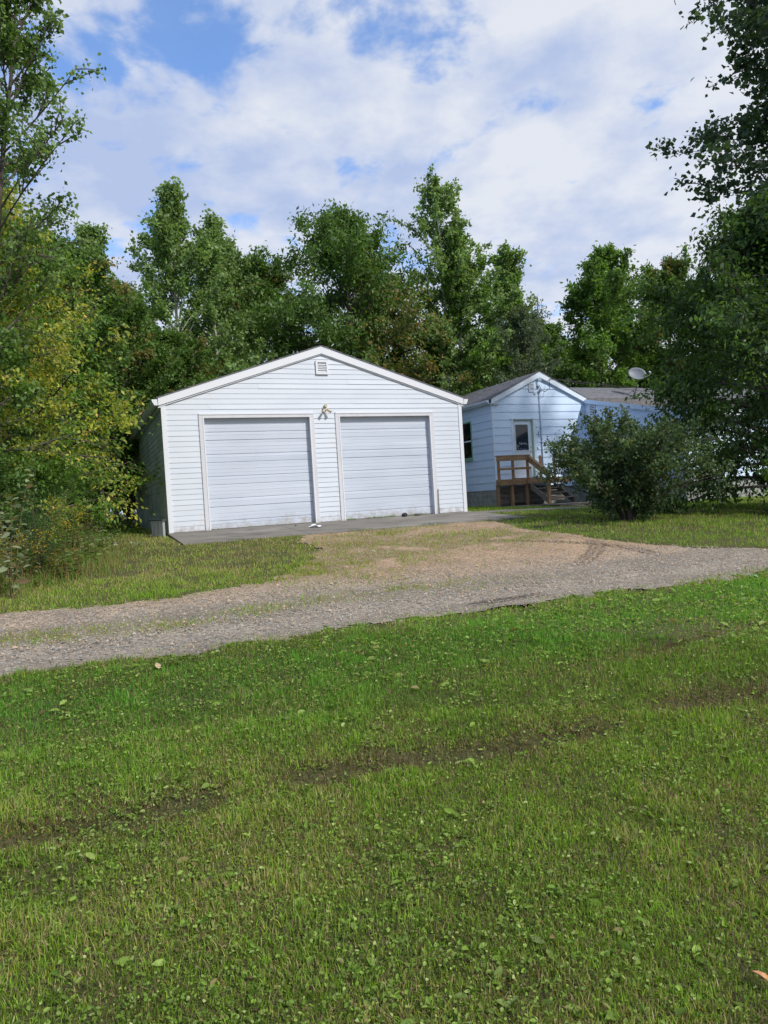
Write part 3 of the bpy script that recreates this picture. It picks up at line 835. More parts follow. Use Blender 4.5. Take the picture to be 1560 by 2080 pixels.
# script-like white lettering low on the pane, unreadable at this distance
wr = random.Random(12)
for k in range(8):
    x = 1.09 + k * .042
    h_ = (.10, .05, .09, .05, .04, .08, .05, .03)[k]
    MB().tube([(x, .0245, 2.10 + wr.uniform(-.01, .01)), (x + .012, .0245, 2.10 + h_), (x + .024, .0245, 2.115), (x + .036, .0245, 2.10 + wr.uniform(0, .03))], .0045, 4).build('pane_lettering', M['house_trim'], dr)
for k in range(12):  # small irregular white marks near the bottom of the pane
    x = wr.uniform(.98, 1.47); z = 1.91 + wr.random() ** 2 * .18
    MB().hexa([(x, .0245, z), (x + .02, .0245, z), (x + .02, .0258, z), (x, .0258, z)], [(x + .005, .0245, z + .03), (x + .016, .0245, z + .025), (x + .016, .0258, z + .025), (x + .005, .0258, z + .03)]).build('pane_mark', M['house_trim'], dr)
MB().box(1.656, 1.70, -.012, .085, .90, 2.97).build('door_jamb', M['mint'], house)
MB().box(.77, .849, -.03, .03, .90, 3.0).build('door_casing', M['house_trim'], house)
MB().box(1.7005, 1.79, -.03, .0, .90, 3.0).build('door_casing', M['house_trim'], house)
MB().box(.74, 1.82, -.045, .0, 3.0005, 3.05).build('drip_cap', M['house_trim'], house)
MB().box(.8495, 1.656, -.010, .034, 2.957, 2.999).build('door_header', M['mint'], house)
MB().box(.80, 1.75, -.06, .02, .86, .899).build('threshold', M['wood_grey'], house)
# louvred vents
def wall_vent(P, s0, s1, z0, z1, n_):
    mb = MB()
    mb.hexa([P(s0, .012, z0), P(s1, .012, z0), P(s1, .012, z1), P(s0, .012, z1)], [P(s0, .022, z0), P(s1, .022, z0), P(s1, .022, z1), P(s0, .022, z1)])
    v = mb.build('gable_vent', M['dark'], house)
    w = .028
    for (a, c, e0, e1) in ((s0, s0 + w, z0, z1), (s1 - w, s1, z0, z1), (s0 + w, s1 - w, z0, z0 + w), (s0 + w, s1 - w, z1 - w, z1)):
        MB().hexa([P(a, .0225, e0), P(c, .0225, e0), P(c, .0225, e1), P(a, .0225, e1)], [P(a, .04, e0), P(c, .04, e0), P(c, .04, e1), P(a, .04, e1)]).build('vent_frame', M['house_trim'], v)
    for k in range(n_):
        z = z0 + w + (k + .15) * (z1 - z0 - 2 * w) / n_; dz = (z1 - z0 - 2 * w) / n_ * .55
        MB().hexa([P(s0 + w, .036, z), P(s1 - w, .036, z), P(s1 - w, .024, z + dz), P(s0 + w, .024, z + dz)], [P(s0 + w, .039, z), P(s1 - w, .039, z), P(s1 - w, .027, z + dz), P(s0 + w, .027, z + dz)]).build('louver', M['house_trim'], v)
wall_vent(lambda s, o, z: (s, -o, z), 1.60, 1.83, 3.99, 4.35, 6)
wall_vent(lambda s, o, z: (HW - o, s, z), -.60, -.28, 3.02, 3.50, 7)
# side window
wn = MB().box(.02, .03, WV0, WV1, WZ0, WZ1)
wn = wn.build('window', M['dark'], house)
zm = (WZ0 + WZ1) / 2
for (a, c, e0, e1) in ((WV0 - .06, WV0, WZ0 - .02, WZ1 + .06), (WV1, WV1 + .06, WZ0 - .02, WZ1 + .06), (WV0, WV1, WZ1, WZ1 + .06)):
    MB().box(-.03, .02, a, c, e0, e1).build('window_frame', M['mint'], wn)
MB().box(-.07, .02, WV0 - .08, WV1 + .08, WZ0 - .07, WZ0 - .021).build('window_sill', M['mint'], wn)
MB().box(-.035, .02, WV0, WV1, WZ0 - .0205, WZ0 + .06).build('window_frame', M['mint'], wn)
MB().box(-.022, .018, WV0, WV1, zm - .025, zm + .025).build('sash_rail', M['house_trim'], wn)
MB().box(-.008, -.002, WV0, WV1, WZ0 + .0605, zm - .0255).build('glass_pane', M['glass'], wn)
MB().box(-.016, -.009, WV0, WV1, zm + .0255, WZ1 - .0005).build('glass_pane', M['glass'], wn)
MB().box(-.04, -.012, 1.02, 1.14, .78, .86).build('dryer_vent', M['house_trim'], house)
MB().box(.0, .25, -.09, -.014, HZT - .05, HZT - .01).build('bracket', M['galv'], house)
# service mast, boxes and wires on the gable
mb = MB(); mb.tube([(2.03, -.035, 1.2), (2.03, -.035, 3.98)], .022, 8); mb.tube([(2.03, -.035, 3.96), (2.04, -.06, 4.03), (2.09, -.13, 4.04)], [.04, .045, .03], 8)
mb.build('service_conduit', M['conduit'], house, True)
mb = MB(); mb.tube([(2.08, -.12, 4.03), (2.2, -.2, 3.98), (2.36, -.22, 4.08), (2.40, -.2, 4.3), (2.42, -.16, 4.45), (2.62, -.12, 4.47)], .012, 6); mb.build('service_loop', M['cable'], house, True)
mb = MB(); mb.tube([(2.05, -.04, 4.25), (2.10, -.05, 4.15), (2.14, -.05, 4.05)], .01, 5); mb.build('wire', M['cable'], house)
MB().box(1.95, 2.02, -.05, -.012, 4.12, 4.22).build('junction_box', M['pole'], house)
MB().tube([(1.85, -.012, 3.93), (1.85, -.05, 3.93)], [.05, .045], 10).build('meter_cap', M['galv'], house)
mb = MB(); mb.tube([(2.02, -.02, 4.46), (2.02, -.09, 4.44)], [.045, .05], 8); mb.tube([(2.02, -.09, 4.44), (2.05, -.16, 4.40)], [.03, .045], 8); mb.build('yard_light', M['house_trim'], house)
mb = MB(); mb.tube([(1.93, -.02, 2.52), (1.91, -.045, 2.47), (1.91, -.05, 2.40), (1.93, -.04, 2.33)], .011, 6); mb.tube([(1.935, -.012, 2.53), (1.935, -.03, 2.53)], .022, 8); mb.build('hanger_hook', M['cable'], house)
# overhead cables leaving to the right
for k, (dz, dv) in enumerate(((0, 0), (-.09, .04))):
    mb = MB()
    p0 = Vector((2.62, -.12, 4.47 + dz * .2)); p1 = Vector((24, 2.0 + dv * 10, 5.2 + dz * 4))
    mb.tube([p0.lerp(p1, t) - Vector((0, 0, 2.4 * t * (1 - t))) for t in np.linspace(0, 1, 14)], .008, 5)
    o = mb.build('overhead_cable', M['cable']); o.location = (HO[0], HO[1], 0); o.rotation_euler = (0, 0, YAW)
    tag(o, ('upper' if k == 0 else 'lower') + ' thin black overhead cable running from the house gable to the right', 'cable')

# satellite dish on the wing roof
dv_, du_ = .95, 7.45
dzr = zr(.8) + .44 * (dv_ - .8) + .13
px_, py_ = hxy(du_, dv_)
dish = tag(empty('satellite_dish', (px_, py_, dzr), YAW), 'grey satellite dish on a bent mast on the wing roof', 'satellite dish')
mb = MB(); mb.tube([(0, 0, 0), (.02, -.02, .18), (.14, -.03, .42), (.15, -.03, .80)], .024, 8); mb.build('mast', M['pole'], dish, True)
mb = MB(); mb.box(-.16, .16, -.12, .12, -.008, .012); mb.build('foot_plate', M['galv'], dish)
for s_ in (-1, 1):
    MB().tube([(.12, -.03, .38), (-.05 + .2 * s_, .28, .05)], .010, 5).build('stay', M['pole'], dish)
def dish_mesh():
    mb = MB(); rings, k = 6, 24
    vs2 = [(0, 0, 0)]
    for i in range(1, rings + 1):
        r = i / rings
        for j in range(k):
            a = 2 * math.pi * j / k
            vs2.append((math.cos(a) * r * .36, math.sin(a) * r * .29, -.075 * (1 - r * r) + .0))
    vs2[0] = (0, 0, -.075)
    fs2 = [(0, 1 + j, 1 + (j + 1) % k) for j in range(k)]
    for i in range(rings - 1):
        for j in range(k):
            a = 1 + i * k + j; c = 1 + i * k + (j + 1) % k
            fs2.append((a, a + k, c + k, c))
    n_ = len(vs2)
    vs2 += [(x, y, z - .012) for x, y, z in vs2]
    fs2 += [tuple(reversed([q + n_ for q in f])) for f in fs2]
    base_ = 1 + (rings - 1) * k
    for j in range(k):
        a = base_ + j; c = base_ + (j + 1) % k
        fs2.append((a, a + n_, c + n_, c))
    return mb.add(vs2, fs2)
d = dish_mesh().build('reflector', M['dish'], dish, True)
d.location = (.15, -.05, .95); d.rotation_euler = (math.radians(62), math.radians(18), math.radians(-38))
mb = MB(); mb.tube([(.20, -.10, .70), (.42, -.42, .80), (.47, -.46, .92)], .014, 6); mb.tube([(.47, -.46, .90), (.44, -.40, .96)], .035, 8); mb.build('feed_arm', M['galv'], dish)

# ------------------------------------------------------------------ deck and steps
dk = tag(empty('wooden_deck', (HO[0], HO[1], 0), YAW), 'brown wooden entry deck with railing and steps by the white door', 'deck')
DV = -1.05; DU0, DU1 = -.62, 2.45; DZ = .845
def post(u, v, z0, z1, w=.09):
    MB().box(u - w / 2, u + w / 2, v - w / 2, v + w / 2, z0, z1).build('post', M['wood'], dk)
gz = lambda u, v: float(G(*hxy(u, v)))
k = 0
v = DV
while v < -.06:
    va, vb = v + .004, min(v + .136, -.06)
    MB().hexa([(va * .585, va, DZ - .038), (DU1, va, DZ - .038), (DU1, vb, DZ - .038), (vb * .585, vb, DZ - .038)], [(va * .585, va, DZ), (DU1, va, DZ), (DU1, vb, DZ), (vb * .585, vb, DZ)]).build('deck_board', M['wood_h'], dk); v += .14
MB().box(DU0 - .02, DU1, DV - .04, DV - .0005, DZ - .20, DZ - .03).build('rim_joist', M['wood_h'], dk)
MB().hexa([(DU0 + .01, DV, DZ - .2), (DU0 + .05, DV, DZ - .2), (.02, -.05, DZ - .2), (-.02, -.05, DZ - .2)], [(DU0 + .01, DV, DZ - .04), (DU0 + .05, DV, DZ - .04), (.02, -.05, DZ - .04), (-.02, -.05, DZ - .04)]).build('rim_joist', M['wood_h'], dk)
for u in (-.57, .0, .60):
    post(u, DV + .05 - .0, gz(u, DV) - .1, DZ - .21)
    MB().box(u - .045, u + .045, DV - .085, DV - .041, DZ - .17, 1.62).build('post', M['wood'], dk)
MB().box(-.66, .66, DV - .128, DV - .086, 1.47, 1.625).build('top_rail', M['wood_h'], dk)
MB().box(-.68, .68, DV - .14, DV - .04, 1.6255, 1.66).build('rail_cap', M['wood_h'], dk)
MB().box(-.64, .70, DV - .128, DV - .086, 1.16, 1.235).build('mid_rail', M['wood_h'], dk)
# right rail
for u, v in ((1.72, DV - .0), (1.72, -.25)):
    MB().box(u - .045, u + .045, v - .085, v - .041, DZ - .17, 1.66).build('post', M['wood'], dk)
MB().box(1.70, 2.45, DV - .128, DV - .086, 1.50, 1.65).build('top_rail', M['wood_h'], dk)
MB().box(2.40, 2.445, DV - .085, DV - .041, DZ - .17, 1.66).build('post', M['wood'], dk)
# steps going down from the deck towards the yard
SV = DV - .04; run = .27; nst = 4
gzz = -.02
for k in range(nst):
    zt = DZ - (k + 1) * (DZ - gzz) / (nst + 1)
    v1 = SV - k * run
    MB().box(.72, 1.66, v1 - run - .02, v1 - .005, zt - .04, zt).build('step_tread', M['wood_grey'], dk)
for u in (.70, 1.68):
    pl = [(SV, DZ - .36), (SV, DZ - .17), (SV - run * nst - .03, gzz + .12), (SV - run * nst - .03, gzz - .02), (SV - run * nst + .12, gzz - .02)]
    MB().prism_x(pl, u - .02, u + .019).build('stringer', M['wood_grey'], dk)
eu, ev = .64, SV - run * nst - .02
MB().box(eu - .045, eu + .045, ev - .045, ev + .045, gzz - .02, .93).build('post', M['wood'], dk)
MB().hexa([(eu - .02, SV - .05, 1.40), (eu + .025, SV - .05, 1.40), (eu + .025, SV - .05, 1.60), (eu - .02, SV - .05, 1.60)],
          [(eu - .02, ev - .08, .76), (eu + .025, ev - .08, .76), (eu + .025, ev - .08, .94), (eu - .02, ev - .08, .94)]).build('stair_rail', M['wood_h'], dk)
MB().hexa([(eu - .055, SV - .05, 1.602), (eu + .06, SV - .05, 1.602), (eu + .06, SV - .05, 1.64), (eu - .055, SV - .05, 1.64)],
          [(eu - .055, ev - .12, .942), (eu + .06, ev - .12, .942), (eu + .06, ev - .12, .98), (eu - .055, ev - .12, .98)]).build('rail_cap', M['wood_h'], dk)
# dark skirting boards set back below the deck
for k in range(3):
    MB().box(-.34, DU1 - .05, DV + .34, DV + .36, .02 + k * .19, .19 + k * .19).build('skirt_board', M['wood_grey'], dk)
# low walkway platform in front of the steps
pf = tag(empty('low_boardwalk', (HO[0], HO[1], 0), YAW), 'low grey weathered plank platform at the foot of the deck steps', 'boardwalk')
PV0, PV1 = -3.15, -2.15; PZ = -.06
for k in range(7):
    MB().box(.30, 3.35, PV0 + k * .143 + .004, PV0 + k * .143 + .139, PZ - .035, PZ).build('plank', M['wood_grey'], pf)
MB().box(.32, 3.33, PV0 + .0, PV0 + .04, PZ - .145, PZ - .0355).build('edge_joist', M['wood_grey'], pf)
MB().box(.32, 3.33, PV1 - .06, PV1 - .02, PZ - .145, PZ - .0355).build('edge_joist', M['wood_grey'], pf)
for u in (1.05, 2.9):
    for v in (PV0 + .12, PV1 - .12):
        MB().box(u - .09, u + .09, v - .07, v + .07, gz(u, v) - .08, PZ - .1455).build('foot_block', M['block'], pf)
MB().box(-.62, .28, -2.30, -1.30, gz(-.1, -1.8) - .05, gz(-.1, -1.8) + .07).build('landing_slab', M['wood_grey'], pf)

# ------------------------------------------------------------------ foliage tools
UP = np.array([0, 0, 1.0])
def nrmz(a):
    return a / np.maximum(np.linalg.norm(a, axis=-1, keepdims=True), 1e-9)
def leaf_geo(P, D, Ln, Wd, rg, upb=.6, fold=.18, curl=.0):
    n = len(P)
    D = nrmz(D)
    R = rg.normal(size=(n, 3)) + UP * upb
    Nn = nrmz(R - (R * D).sum(1, keepdims=True) * D)
    S = np.cross(D, Nn)
    Ln = np.asarray(Ln).reshape(-1, 1) * np.ones((n, 1)); Wd = np.asarray(Wd).reshape(-1, 1) * np.ones((n, 1))
    V = np.stack([P, P + .45 * Ln * D + .5 * Wd * S + fold * Wd * Nn, P + Ln * D - curl * Ln * UP, P + .45 * Ln * D - .5 * Wd * S + fold * Wd * Nn], 1)
    return V.reshape(-1, 3), np.arange(4 * n).reshape(n, 4)
def leaf6_geo(P, D, Ln, Wd, rg, upb=2.0, fold=.10, curl=.1):
    """rounder leaf: two quads that meet along the midrib"""
    n = len(P); D = nrmz(D)
    R_ = rg.normal(size=(n, 3)) + UP * upb
    Nn = nrmz(R_ - (R_ * D).sum(1, keepdims=True) * D); S = np.cross(D, Nn)
    Ln = np.asarray(Ln).reshape(-1, 1) * np.ones((n, 1)); Wd = np.asarray(Wd).reshape(-1, 1) * np.ones((n, 1))
    f = fold * Wd * Nn; dn = curl * Ln * UP
    V = np.stack([P, P + .30 * Ln * D + .46 * Wd * S + f, P + .72 * Ln * D + .40 * Wd * S + f - dn * .5, P + Ln * D - dn,
                  P + .72 * Ln * D - .40 * Wd * S + f - dn * .5, P + .30 * Ln * D - .46 * Wd * S + f], 1)
    q = np.arange(n)[:, None] * 6
    return V.reshape(-1, 3), np.concatenate([q + np.array([[0, 1, 2, 3]]), q + np.array([[0, 3, 4, 5]])])
def pick(rg, pal, n):
    """pal: list of (weight, rgb)"""
    w = np.array([p[0] for p in pal], float); w /= w.sum()
    c = np.array([p[1] for p in pal])
    return c[rg.choice(len(pal), n, p=w)]

def tubes_np(lines, k=5):
    """lines: list of (pts (m,3), rad (m,)) -> V, F as numpy"""
    Vs = []; Fs = []; n0 = 0
    for pts, rad in lines:
        pts = np.asarray(pts, float); rad = np.asarray(rad, float); m_ = len(pts)
        d = nrmz(np.gradient(pts, axis=0))
        ref = np.array([.3, .9, .2]) if abs(d[0][2]) > .7 else UP
        a = nrmz(np.cross(d, ref)); b_ = np.cross(d, a)
        w = 2 * np.pi * np.arange(k) / k
        ring = pts[:, None] + rad[:, None, None] * (a[:, None] * np.cos(w)[None, :, None] + b_[:, None] * np.sin(w)[None, :, None])
        Vs.append(ring.reshape(-1, 3))
        i = np.arange(m_ - 1)[:, None] * k; j = np.arange(k)[None]; jn = (j + 1) % k
        Fs.append(np.stack([i + j, i + jn, i + k + jn, i + k + j], -1).reshape(-1, 4) + n0)
        n0 += m_ * k
    return np.concatenate(Vs), np.concatenate(Fs)

PAL = {
    'green': [(5, (.055, .105, .022)), (3, (.075, .135, .028)), (2, (.038, .075, .018))],
    'aspen': [(5, (.085, .135, .045)), (3, (.11, .16, .06)), (2, (.06, .10, .034))],
    'bright': [(5, (.075, .145, .022)), (3, (.10, .175, .03)), (2, (.05, .10, .018))],
    'dark': [(5, (.034, .068, .020)), (3, (.048, .088, .024)), (2, (.024, .050, .016))],
    'silver': [(5, (.075, .105, .065)), (3, (.10, .135, .09)), (2, (.05, .075, .042))],
    'yellow': [(5, (.14, .148, .022)), (4, (.11, .132, .022)), (1.3, (.20, .18, .03)), (.35, (.26, .15, .04)), (3, (.065, .10, .02))],
    'rust': [(4, (.07, .09, .022)), (3, (.13, .105, .03)), (2, (.16, .10, .035)), (3, (.05, .075, .02))],
    'cotton': [(5, (.038, .070, .034)), (3, (.055, .092, .048)), (2, (.026, .050, .024))],
    'lilac': [(5, (.048, .082, .034)), (3, (.07, .108, .048)), (2, (.03, .055, .022)), (.3, (.16, .13, .04))],
}
for _k, _f in (('green', 1.6), ('aspen', 2.05), ('bright', 1.6), ('silver', 1.4), ('yellow', 2.7), ('rust', 1.7), ('dark', 1.3), ('cotton', 1.3), ('lilac', 1.45)):
    PAL[_k] = [(w_, tuple(min(.6, c_ * _f) for c_ in rgb)) for w_, rgb in PAL[_k]]

def prof_round(t): return math.sqrt(max(0, 1 - (2 * t - .85) ** 2 / 1.5))
def prof_cone(t): return .30 + .75 * (1 - t) ** .8 if t > .12 else .30 + .75 * t / .12
def prof_col(t): return .55 + .45 * math.sin(math.pi * min(1, t * 1.05)) - .35 * max(0, t - .75) / .25
def prof_dome(t): return max(.12, 1.0 * (1 - max(0, t - .25) ** 1.8 * 1.35))

def tree(name, label, x, y, H, R, z0=.25, prof=prof_round, nleaf=20000, leaf=.10, asp=.6, pal='green', pal2=None, seed=1, tr=.12, bark='bark',
         lean=(0, 0), nl=34, limb_el=(10, 65), spread=.22, twigs=7, droop=.25, group=None, cat='tree', zbase=None, twig_geo=False, jag=.3, leader=1.0, curl=.0, limb_r=.34):
    rg = np.random.default_rng(seed)
    zb = float(ground_z(x, y)) - .15 if zbase is None else zbase
    root = tag(empty(name, (x, y, zb)), label, cat, group)
    m_ = 12
    tt = np.linspace(0, 1, m_)
    wob = np.cumsum(rg.normal(0, .012 * H, (m_, 2)), 0) * tt[:, None] * .6
    TP = np.stack([lean[0] * tt ** 1.3 + wob[:, 0], lean[1] * tt ** 1.3 + wob[:, 1], tt * H * leader], 1)
    TR = tr * (1 - tt) ** .85 + .012
    TR[0] *= 1.35
    lines = []; anchors = []; dirs = []; clump = []
    az = rg.uniform(0, 6.28)
    for i in range(nl):
        f = (i + .5) / nl
        ft = z0 + (1 - z0) * (f ** .9) * .985
        t = f
        p0 = np.array([np.interp(ft, tt, TP[:, k]) for k in range(3)])
        az += 2.4 + rg.normal(0, .35)
        ln = R * prof(t) * rg.uniform(1 - jag, 1 + jag * .8)
        el = math.radians(np.interp(t, [0, 1], limb_el) + rg.normal(0, 8))
        d = np.array([math.cos(az) * math.cos(el), math.sin(az) * math.cos(el), math.sin(el)])
        # length is the horizontal reach; stretch for steep limbs a little
        L_ = ln * min(1.22, 1 / max(.3, math.cos(el)))
        s = np.linspace(0, 1, 6)[:, None]
        bend = rg.normal(0, .10, 3) * L_
        pts = p0 + d * L_ * s + bend * s * s + UP * (-droop * L_ * .35 * s * s + .12 * L_ * s)
        r0 = max(.010, np.interp(ft, tt, TR) * limb_r)
        lines.append((pts, r0 * (1 - s[:, 0]) ** .8 + .005))
        for j in range(twigs):
            g = rg.uniform(.22, 1.0) if j else 1.0
            q = np.array([np.interp(g, s[:, 0], pts[:, k]) for k in range(3)])
            dd = nrmz(d * .9 + rg.normal(0, .55, 3) + UP * (.25 + .9 * t * t))
            tl = L_ * rg.uniform(.18, .38) * (1.15 - .5 * g) + .12 * R
            e = np.linspace(0, 1, 5)[:, None]
            tp = q + dd * tl * e - UP * droop * tl * .5 * e * e
            if twig_geo: lines.append((tp[[0, 2, 4]], np.array([.010, .007, .003])))
            anchors.append(tp); dirs.append(dd); clump.append(i * 40 + j)
        li = np.array([[np.interp(g, s[:, 0], pts[:, k]) for k in range(3)] for g in np.linspace(.35, 1.0, 5)])
        anchors.append(li); dirs.append(d); clump.append(0)
    A = np.array(anchors); Dd = np.array(dirs); nA = len(A)
    cl_w = rg.gamma(2.2, 1, nA)                       # some twigs full, some thin
    ch = rg.choice(nA, nleaf, p=cl_w / cl_w.sum())
    e = rg.beta(2.0, 1.1, nleaf) * 4
    i0 = np.minimum(e.astype(int), 3); fr = (e - i0)[:, None]
    P = A[ch, i0] * (1 - fr) + A[ch, i0 + 1] * fr
    P = P + rg.normal(0, spread, (nleaf, 3)) * np.array([1, 1, .8]) * rg.uniform(.3, 1, (nleaf, 1)) * R * .32
    D = nrmz(Dd[ch] * .5 + rg.normal(0, .7, (nleaf, 3)) - UP * droop * 1.2)
    Ln = leaf * rg.uniform(.6, 1.3, nleaf)
    C_ = pick(rg, PAL[pal], nleaf)
    if pal2:
        key = rg.random(nA)
        C2 = pick(rg, PAL[pal2[0]], nleaf)
        wgt = pal2[1]
        if callable(wgt): sel = rg.random(nleaf) < np.clip(wgt(P), 0, 1)
        else: sel = key[ch] < wgt
        C_ = np.where(sel[:, None], C2, C_)
    C_ = C_ * (.82 + .36 * rg.random(nA)[ch])[:, None] * rg.uniform(.85, 1.15, (nleaf, 1))
    V, F = leaf_geo(P, D, Ln, Ln * asp, rg, curl=curl)
    np_mesh('crown', V, F, M['leaf'], root, np.repeat(C_, 4, 0))
    V, F = tubes_np([(TP, TR)], 9)
    np_mesh('trunk', V, F, M[bark], root, smooth=True)
    V, F = tubes_np(lines, 5)
    np_mesh('limbs', V, F, M[bark], root, smooth=True)
    return root

def shrub(name, label, x, y, H, R, nstem=24, nleaf=15000, leaf=.06, asp=.6, pal='green', pal2=None, seed=1, spread=.09, cat='shrub', group=None, low=.25, sr=.022, droop=.15, twigs=8, bark='bark', flat=1.0, bare=.25):
    rg = np.random.default_rng(seed)
    zb = float(ground_z(x, y)) - .05
    root = tag(empty(name, (x, y, zb)), label, cat, group)
    lines = []; anchors = []; dirs = []
    for i in range(nstem):
        az = i * 2.4 + rg.normal(0, .3)
        rr_ = math.sqrt((i + .5) / nstem) * R * rg.uniform(.7, 1.12)
        hh = H * math.sqrt(max(.02, 1 - (rr_ / (R * 1.16)) ** 2)) * rg.uniform(.80, 1.08)
        hh = max(hh, H * low * rg.uniform(.7, 1.3))
        tip = np.array([math.cos(az) * rr_, math.sin(az) * rr_ * flat, hh])
        s = np.linspace(0, 1, 7)[:, None]
        b0 = np.array([math.cos(az), math.sin(az), 0]) * R * .07 * rg.random()
        pts = b0 * (1 - s) + tip * (s * np.array([1, 1, 0]) ** 1 * (.25 + .75 * s) + s * UP * (1.35 - .35 * s)) + rg.normal(0, .03, 3) * s
        lines.append((pts, sr * rg.uniform(.6, 1.1) * (1 - s[:, 0]) ** .7 + .003))
        for j in range(twigs):
            g = rg.uniform(bare, 1.0) if j else 1.0
            q = np.array([np.interp(g, s[:, 0], pts[:, k]) for k in range(3)])
            dd = nrmz(nrmz(tip) * .5 + rg.normal(0, .6, 3) + UP * .35)
            tl = R * rg.uniform(.14, .30)
            e = np.linspace(0, 1, 4)[:, None]
            tp = q + dd * tl * e - UP * droop * tl * e * e
            lines.append((tp[[0, 1, 3]], np.array([.006, .004, .002])))
            anchors.append(tp); dirs.append(dd)
    A = np.array(anchors); Dd = np.array(dirs); nA = len(A)
    w = rg.gamma(2.0, 1, nA)
    ch = rg.choice(nA, nleaf, p=w / w.sum())
    e = rg.beta(1.6, 1.1, nleaf) * 3
    i0 = np.minimum(e.astype(int), 2); fr = (e - i0)[:, None]
    P = A[ch, i0] * (1 - fr) + A[ch, i0 + 1] * fr + rg.normal(0, spread, (nleaf, 3)) * rg.uniform(.3, 1, (nleaf, 1))
    P[:, 2] = np.maximum(P[:, 2], .03)
    D = nrmz(Dd[ch] * .6 + rg.normal(0, .6, (nleaf, 3)) - UP * droop)
    Ln = leaf * rg.uniform(.6, 1.3, nleaf)
    C_ = pick(rg, PAL[pal], nleaf)
    if pal2:
        C2 = pick(rg, PAL[pal2[0]], nleaf); C_ = np.where((rg.random(nA)[ch] < pal2[1])[:, None], C2, C_)
    C_ = C_ * (.8 + .4 * rg.random(nA)[ch])[:, None]
    V, F = leaf_geo(P, D, Ln, Ln * asp, rg)
    np_mesh('foliage', V, F, M['leaf'], root, np.repeat(C_, 4, 0))
    V, F = tubes_np(lines, 4)
    np_mesh('stems', V, F, M[bark], root)
    return root

def copy_tree(root, x, y, rz, sc, label, group=None):
    c = root.copy(); col.objects.link(c)
    c.location = (x, y, float(ground_z(x, y)) - .15); c.rotation_euler = (0, 0, rz); c.scale = (sc, sc, sc * random.Random(int(x * 7 + y * 13)).uniform(.92, 1.08))
    c['label'] = label
    if group: c['group'] = group
    for ch_ in root.children:
        k_ = ch_.copy(); col.objects.link(k_); k_.parent = c
    return c

def pxY(px, Yd):                      # world x of a photograph column at depth Yd near eye level
    return Yd * ((px - 780) / FPX)

# ------------------------------------------------------------------ trees
WOODS = 'trees of the wood behind the garage and house'
# central big tree with browning right side
t_center = tree('maple_tree', 'broad dense tree behind the garage ridge, browning on its right side', pxY(735, 30), 30, 11.9, 4.3, z0=.08, prof=prof_dome, nleaf=66000, leaf=.19, asp=.42, pal='green',
     pal2=('rust', lambda P: .8 * np.clip((P[:, 0] + .3) / 2.2, 0, 1) * np.clip((10.5 - P[:, 2]) / 3.5, 0, 1)), seed=21, tr=.2, nl=95, limb_el=(6, 72), twigs=10, droop=.75, group=WOODS, spread=.20, jag=.26)
t_aspen = tree('aspen_tree', 'tallest slender aspen with pale trunk, right of the garage ridge', pxY(925, 32), 32, 14.3, 1.8, z0=.42, prof=prof_col, nleaf=13000, leaf=.14, asp=.8, pal='aspen', seed=33, tr=.14, bark='aspen_bark', nl=50, limb_el=(25, 68), twigs=9, spread=.20, group=WOODS, jag=.4)
t_aspen2 = tree('aspen_tree', 'leftmost tall aspen with a pointed top behind the garage', pxY(380, 27), 27, 11.9, 2.25, z0=.12, prof=prof_cone, nleaf=28000, leaf=.13, asp=.8, pal='aspen', seed=35, tr=.11, bark='aspen_bark', nl=60, limb_el=(25, 70), twigs=9, spread=.20, group=WOODS, jag=.35)
copy_tree(t_aspen2, pxY(462, 28), 28, 2.1, .96, 'second aspen from the left behind the garage, slightly shorter', WOODS)
copy_tree(t_aspen2, pxY(505, 33), 33, 4.0, 1.0, 'aspen between the twin aspens and the broad central tree', WOODS)
t_mid = tree('ash_tree', 'dark green tree filling the gap left of the broad central tree', pxY(560, 33), 33, 11.2, 3.2, z0=.08, prof=prof_dome, nleaf=44000, leaf=.19, asp=.5, pal='green', pal2=('rust', .15), seed=41, tr=.15, jag=.3, spread=.18, nl=75, limb_el=(12, 70), twigs=8, droop=.4, group=WOODS)
copy_tree(t_mid, pxY(800, 35), 35, 1.3, 1.02, 'green tree showing between the central tree and the tall aspen', WOODS)
t_rightasp = tree('aspen_tree', 'full leafy aspen just right of the tallest aspen', pxY(960, 32), 32, 11.8, 2.5, z0=.08, prof=prof_cone, nleaf=38000, leaf=.15, asp=.75, pal='aspen', pal2=('bright', .4), seed=51, tr=.13, bark='aspen_bark', nl=66, limb_el=(22, 68), twigs=9, spread=.20, group=WOODS, jag=.35)
copy_tree(t_rightasp, pxY(1055, 36), 36, 2.7, .96, 'aspen behind the gabled entry, left of the silvery tree', WOODS)
t_silver = tree('silver_tree', 'small silvery grey-green tree directly behind the gabled entry', pxY(1080, 31.5), 31.5, 8.0, 1.9, z0=.08, prof=prof_round, nleaf=24000, leaf=.12, asp=.5, pal='silver', seed=57, tr=.10, nl=50, limb_el=(15, 65), twigs=7, group=WOODS)
t_maple = tree('boxelder_tree', 'bright green round-topped tree behind the main house roof', pxY(1235, 34), 34, 11.4, 3.0, z0=.08, prof=prof_dome, nleaf=48000, leaf=.20, asp=.45, pal='bright', pal2=('green', .45), seed=63, tr=.16, spread=.18, nl=75, limb_el=(12, 74), twigs=8, droop=.45, group=WOODS, jag=.35)
copy_tree(t_maple, pxY(1150, 40), 40, 1.9, .9, 'green tree peeping over left of the round-topped tree', WOODS)
copy_tree(t_mid, pxY(1370, 36), 36, 3.3, .93, 'dark tree behind the satellite dish', WOODS)
copy_tree(t_maple, pxY(1480, 34), 34, 4.4, .9, 'green tree half hidden behind the big right-hand tree', WOODS)
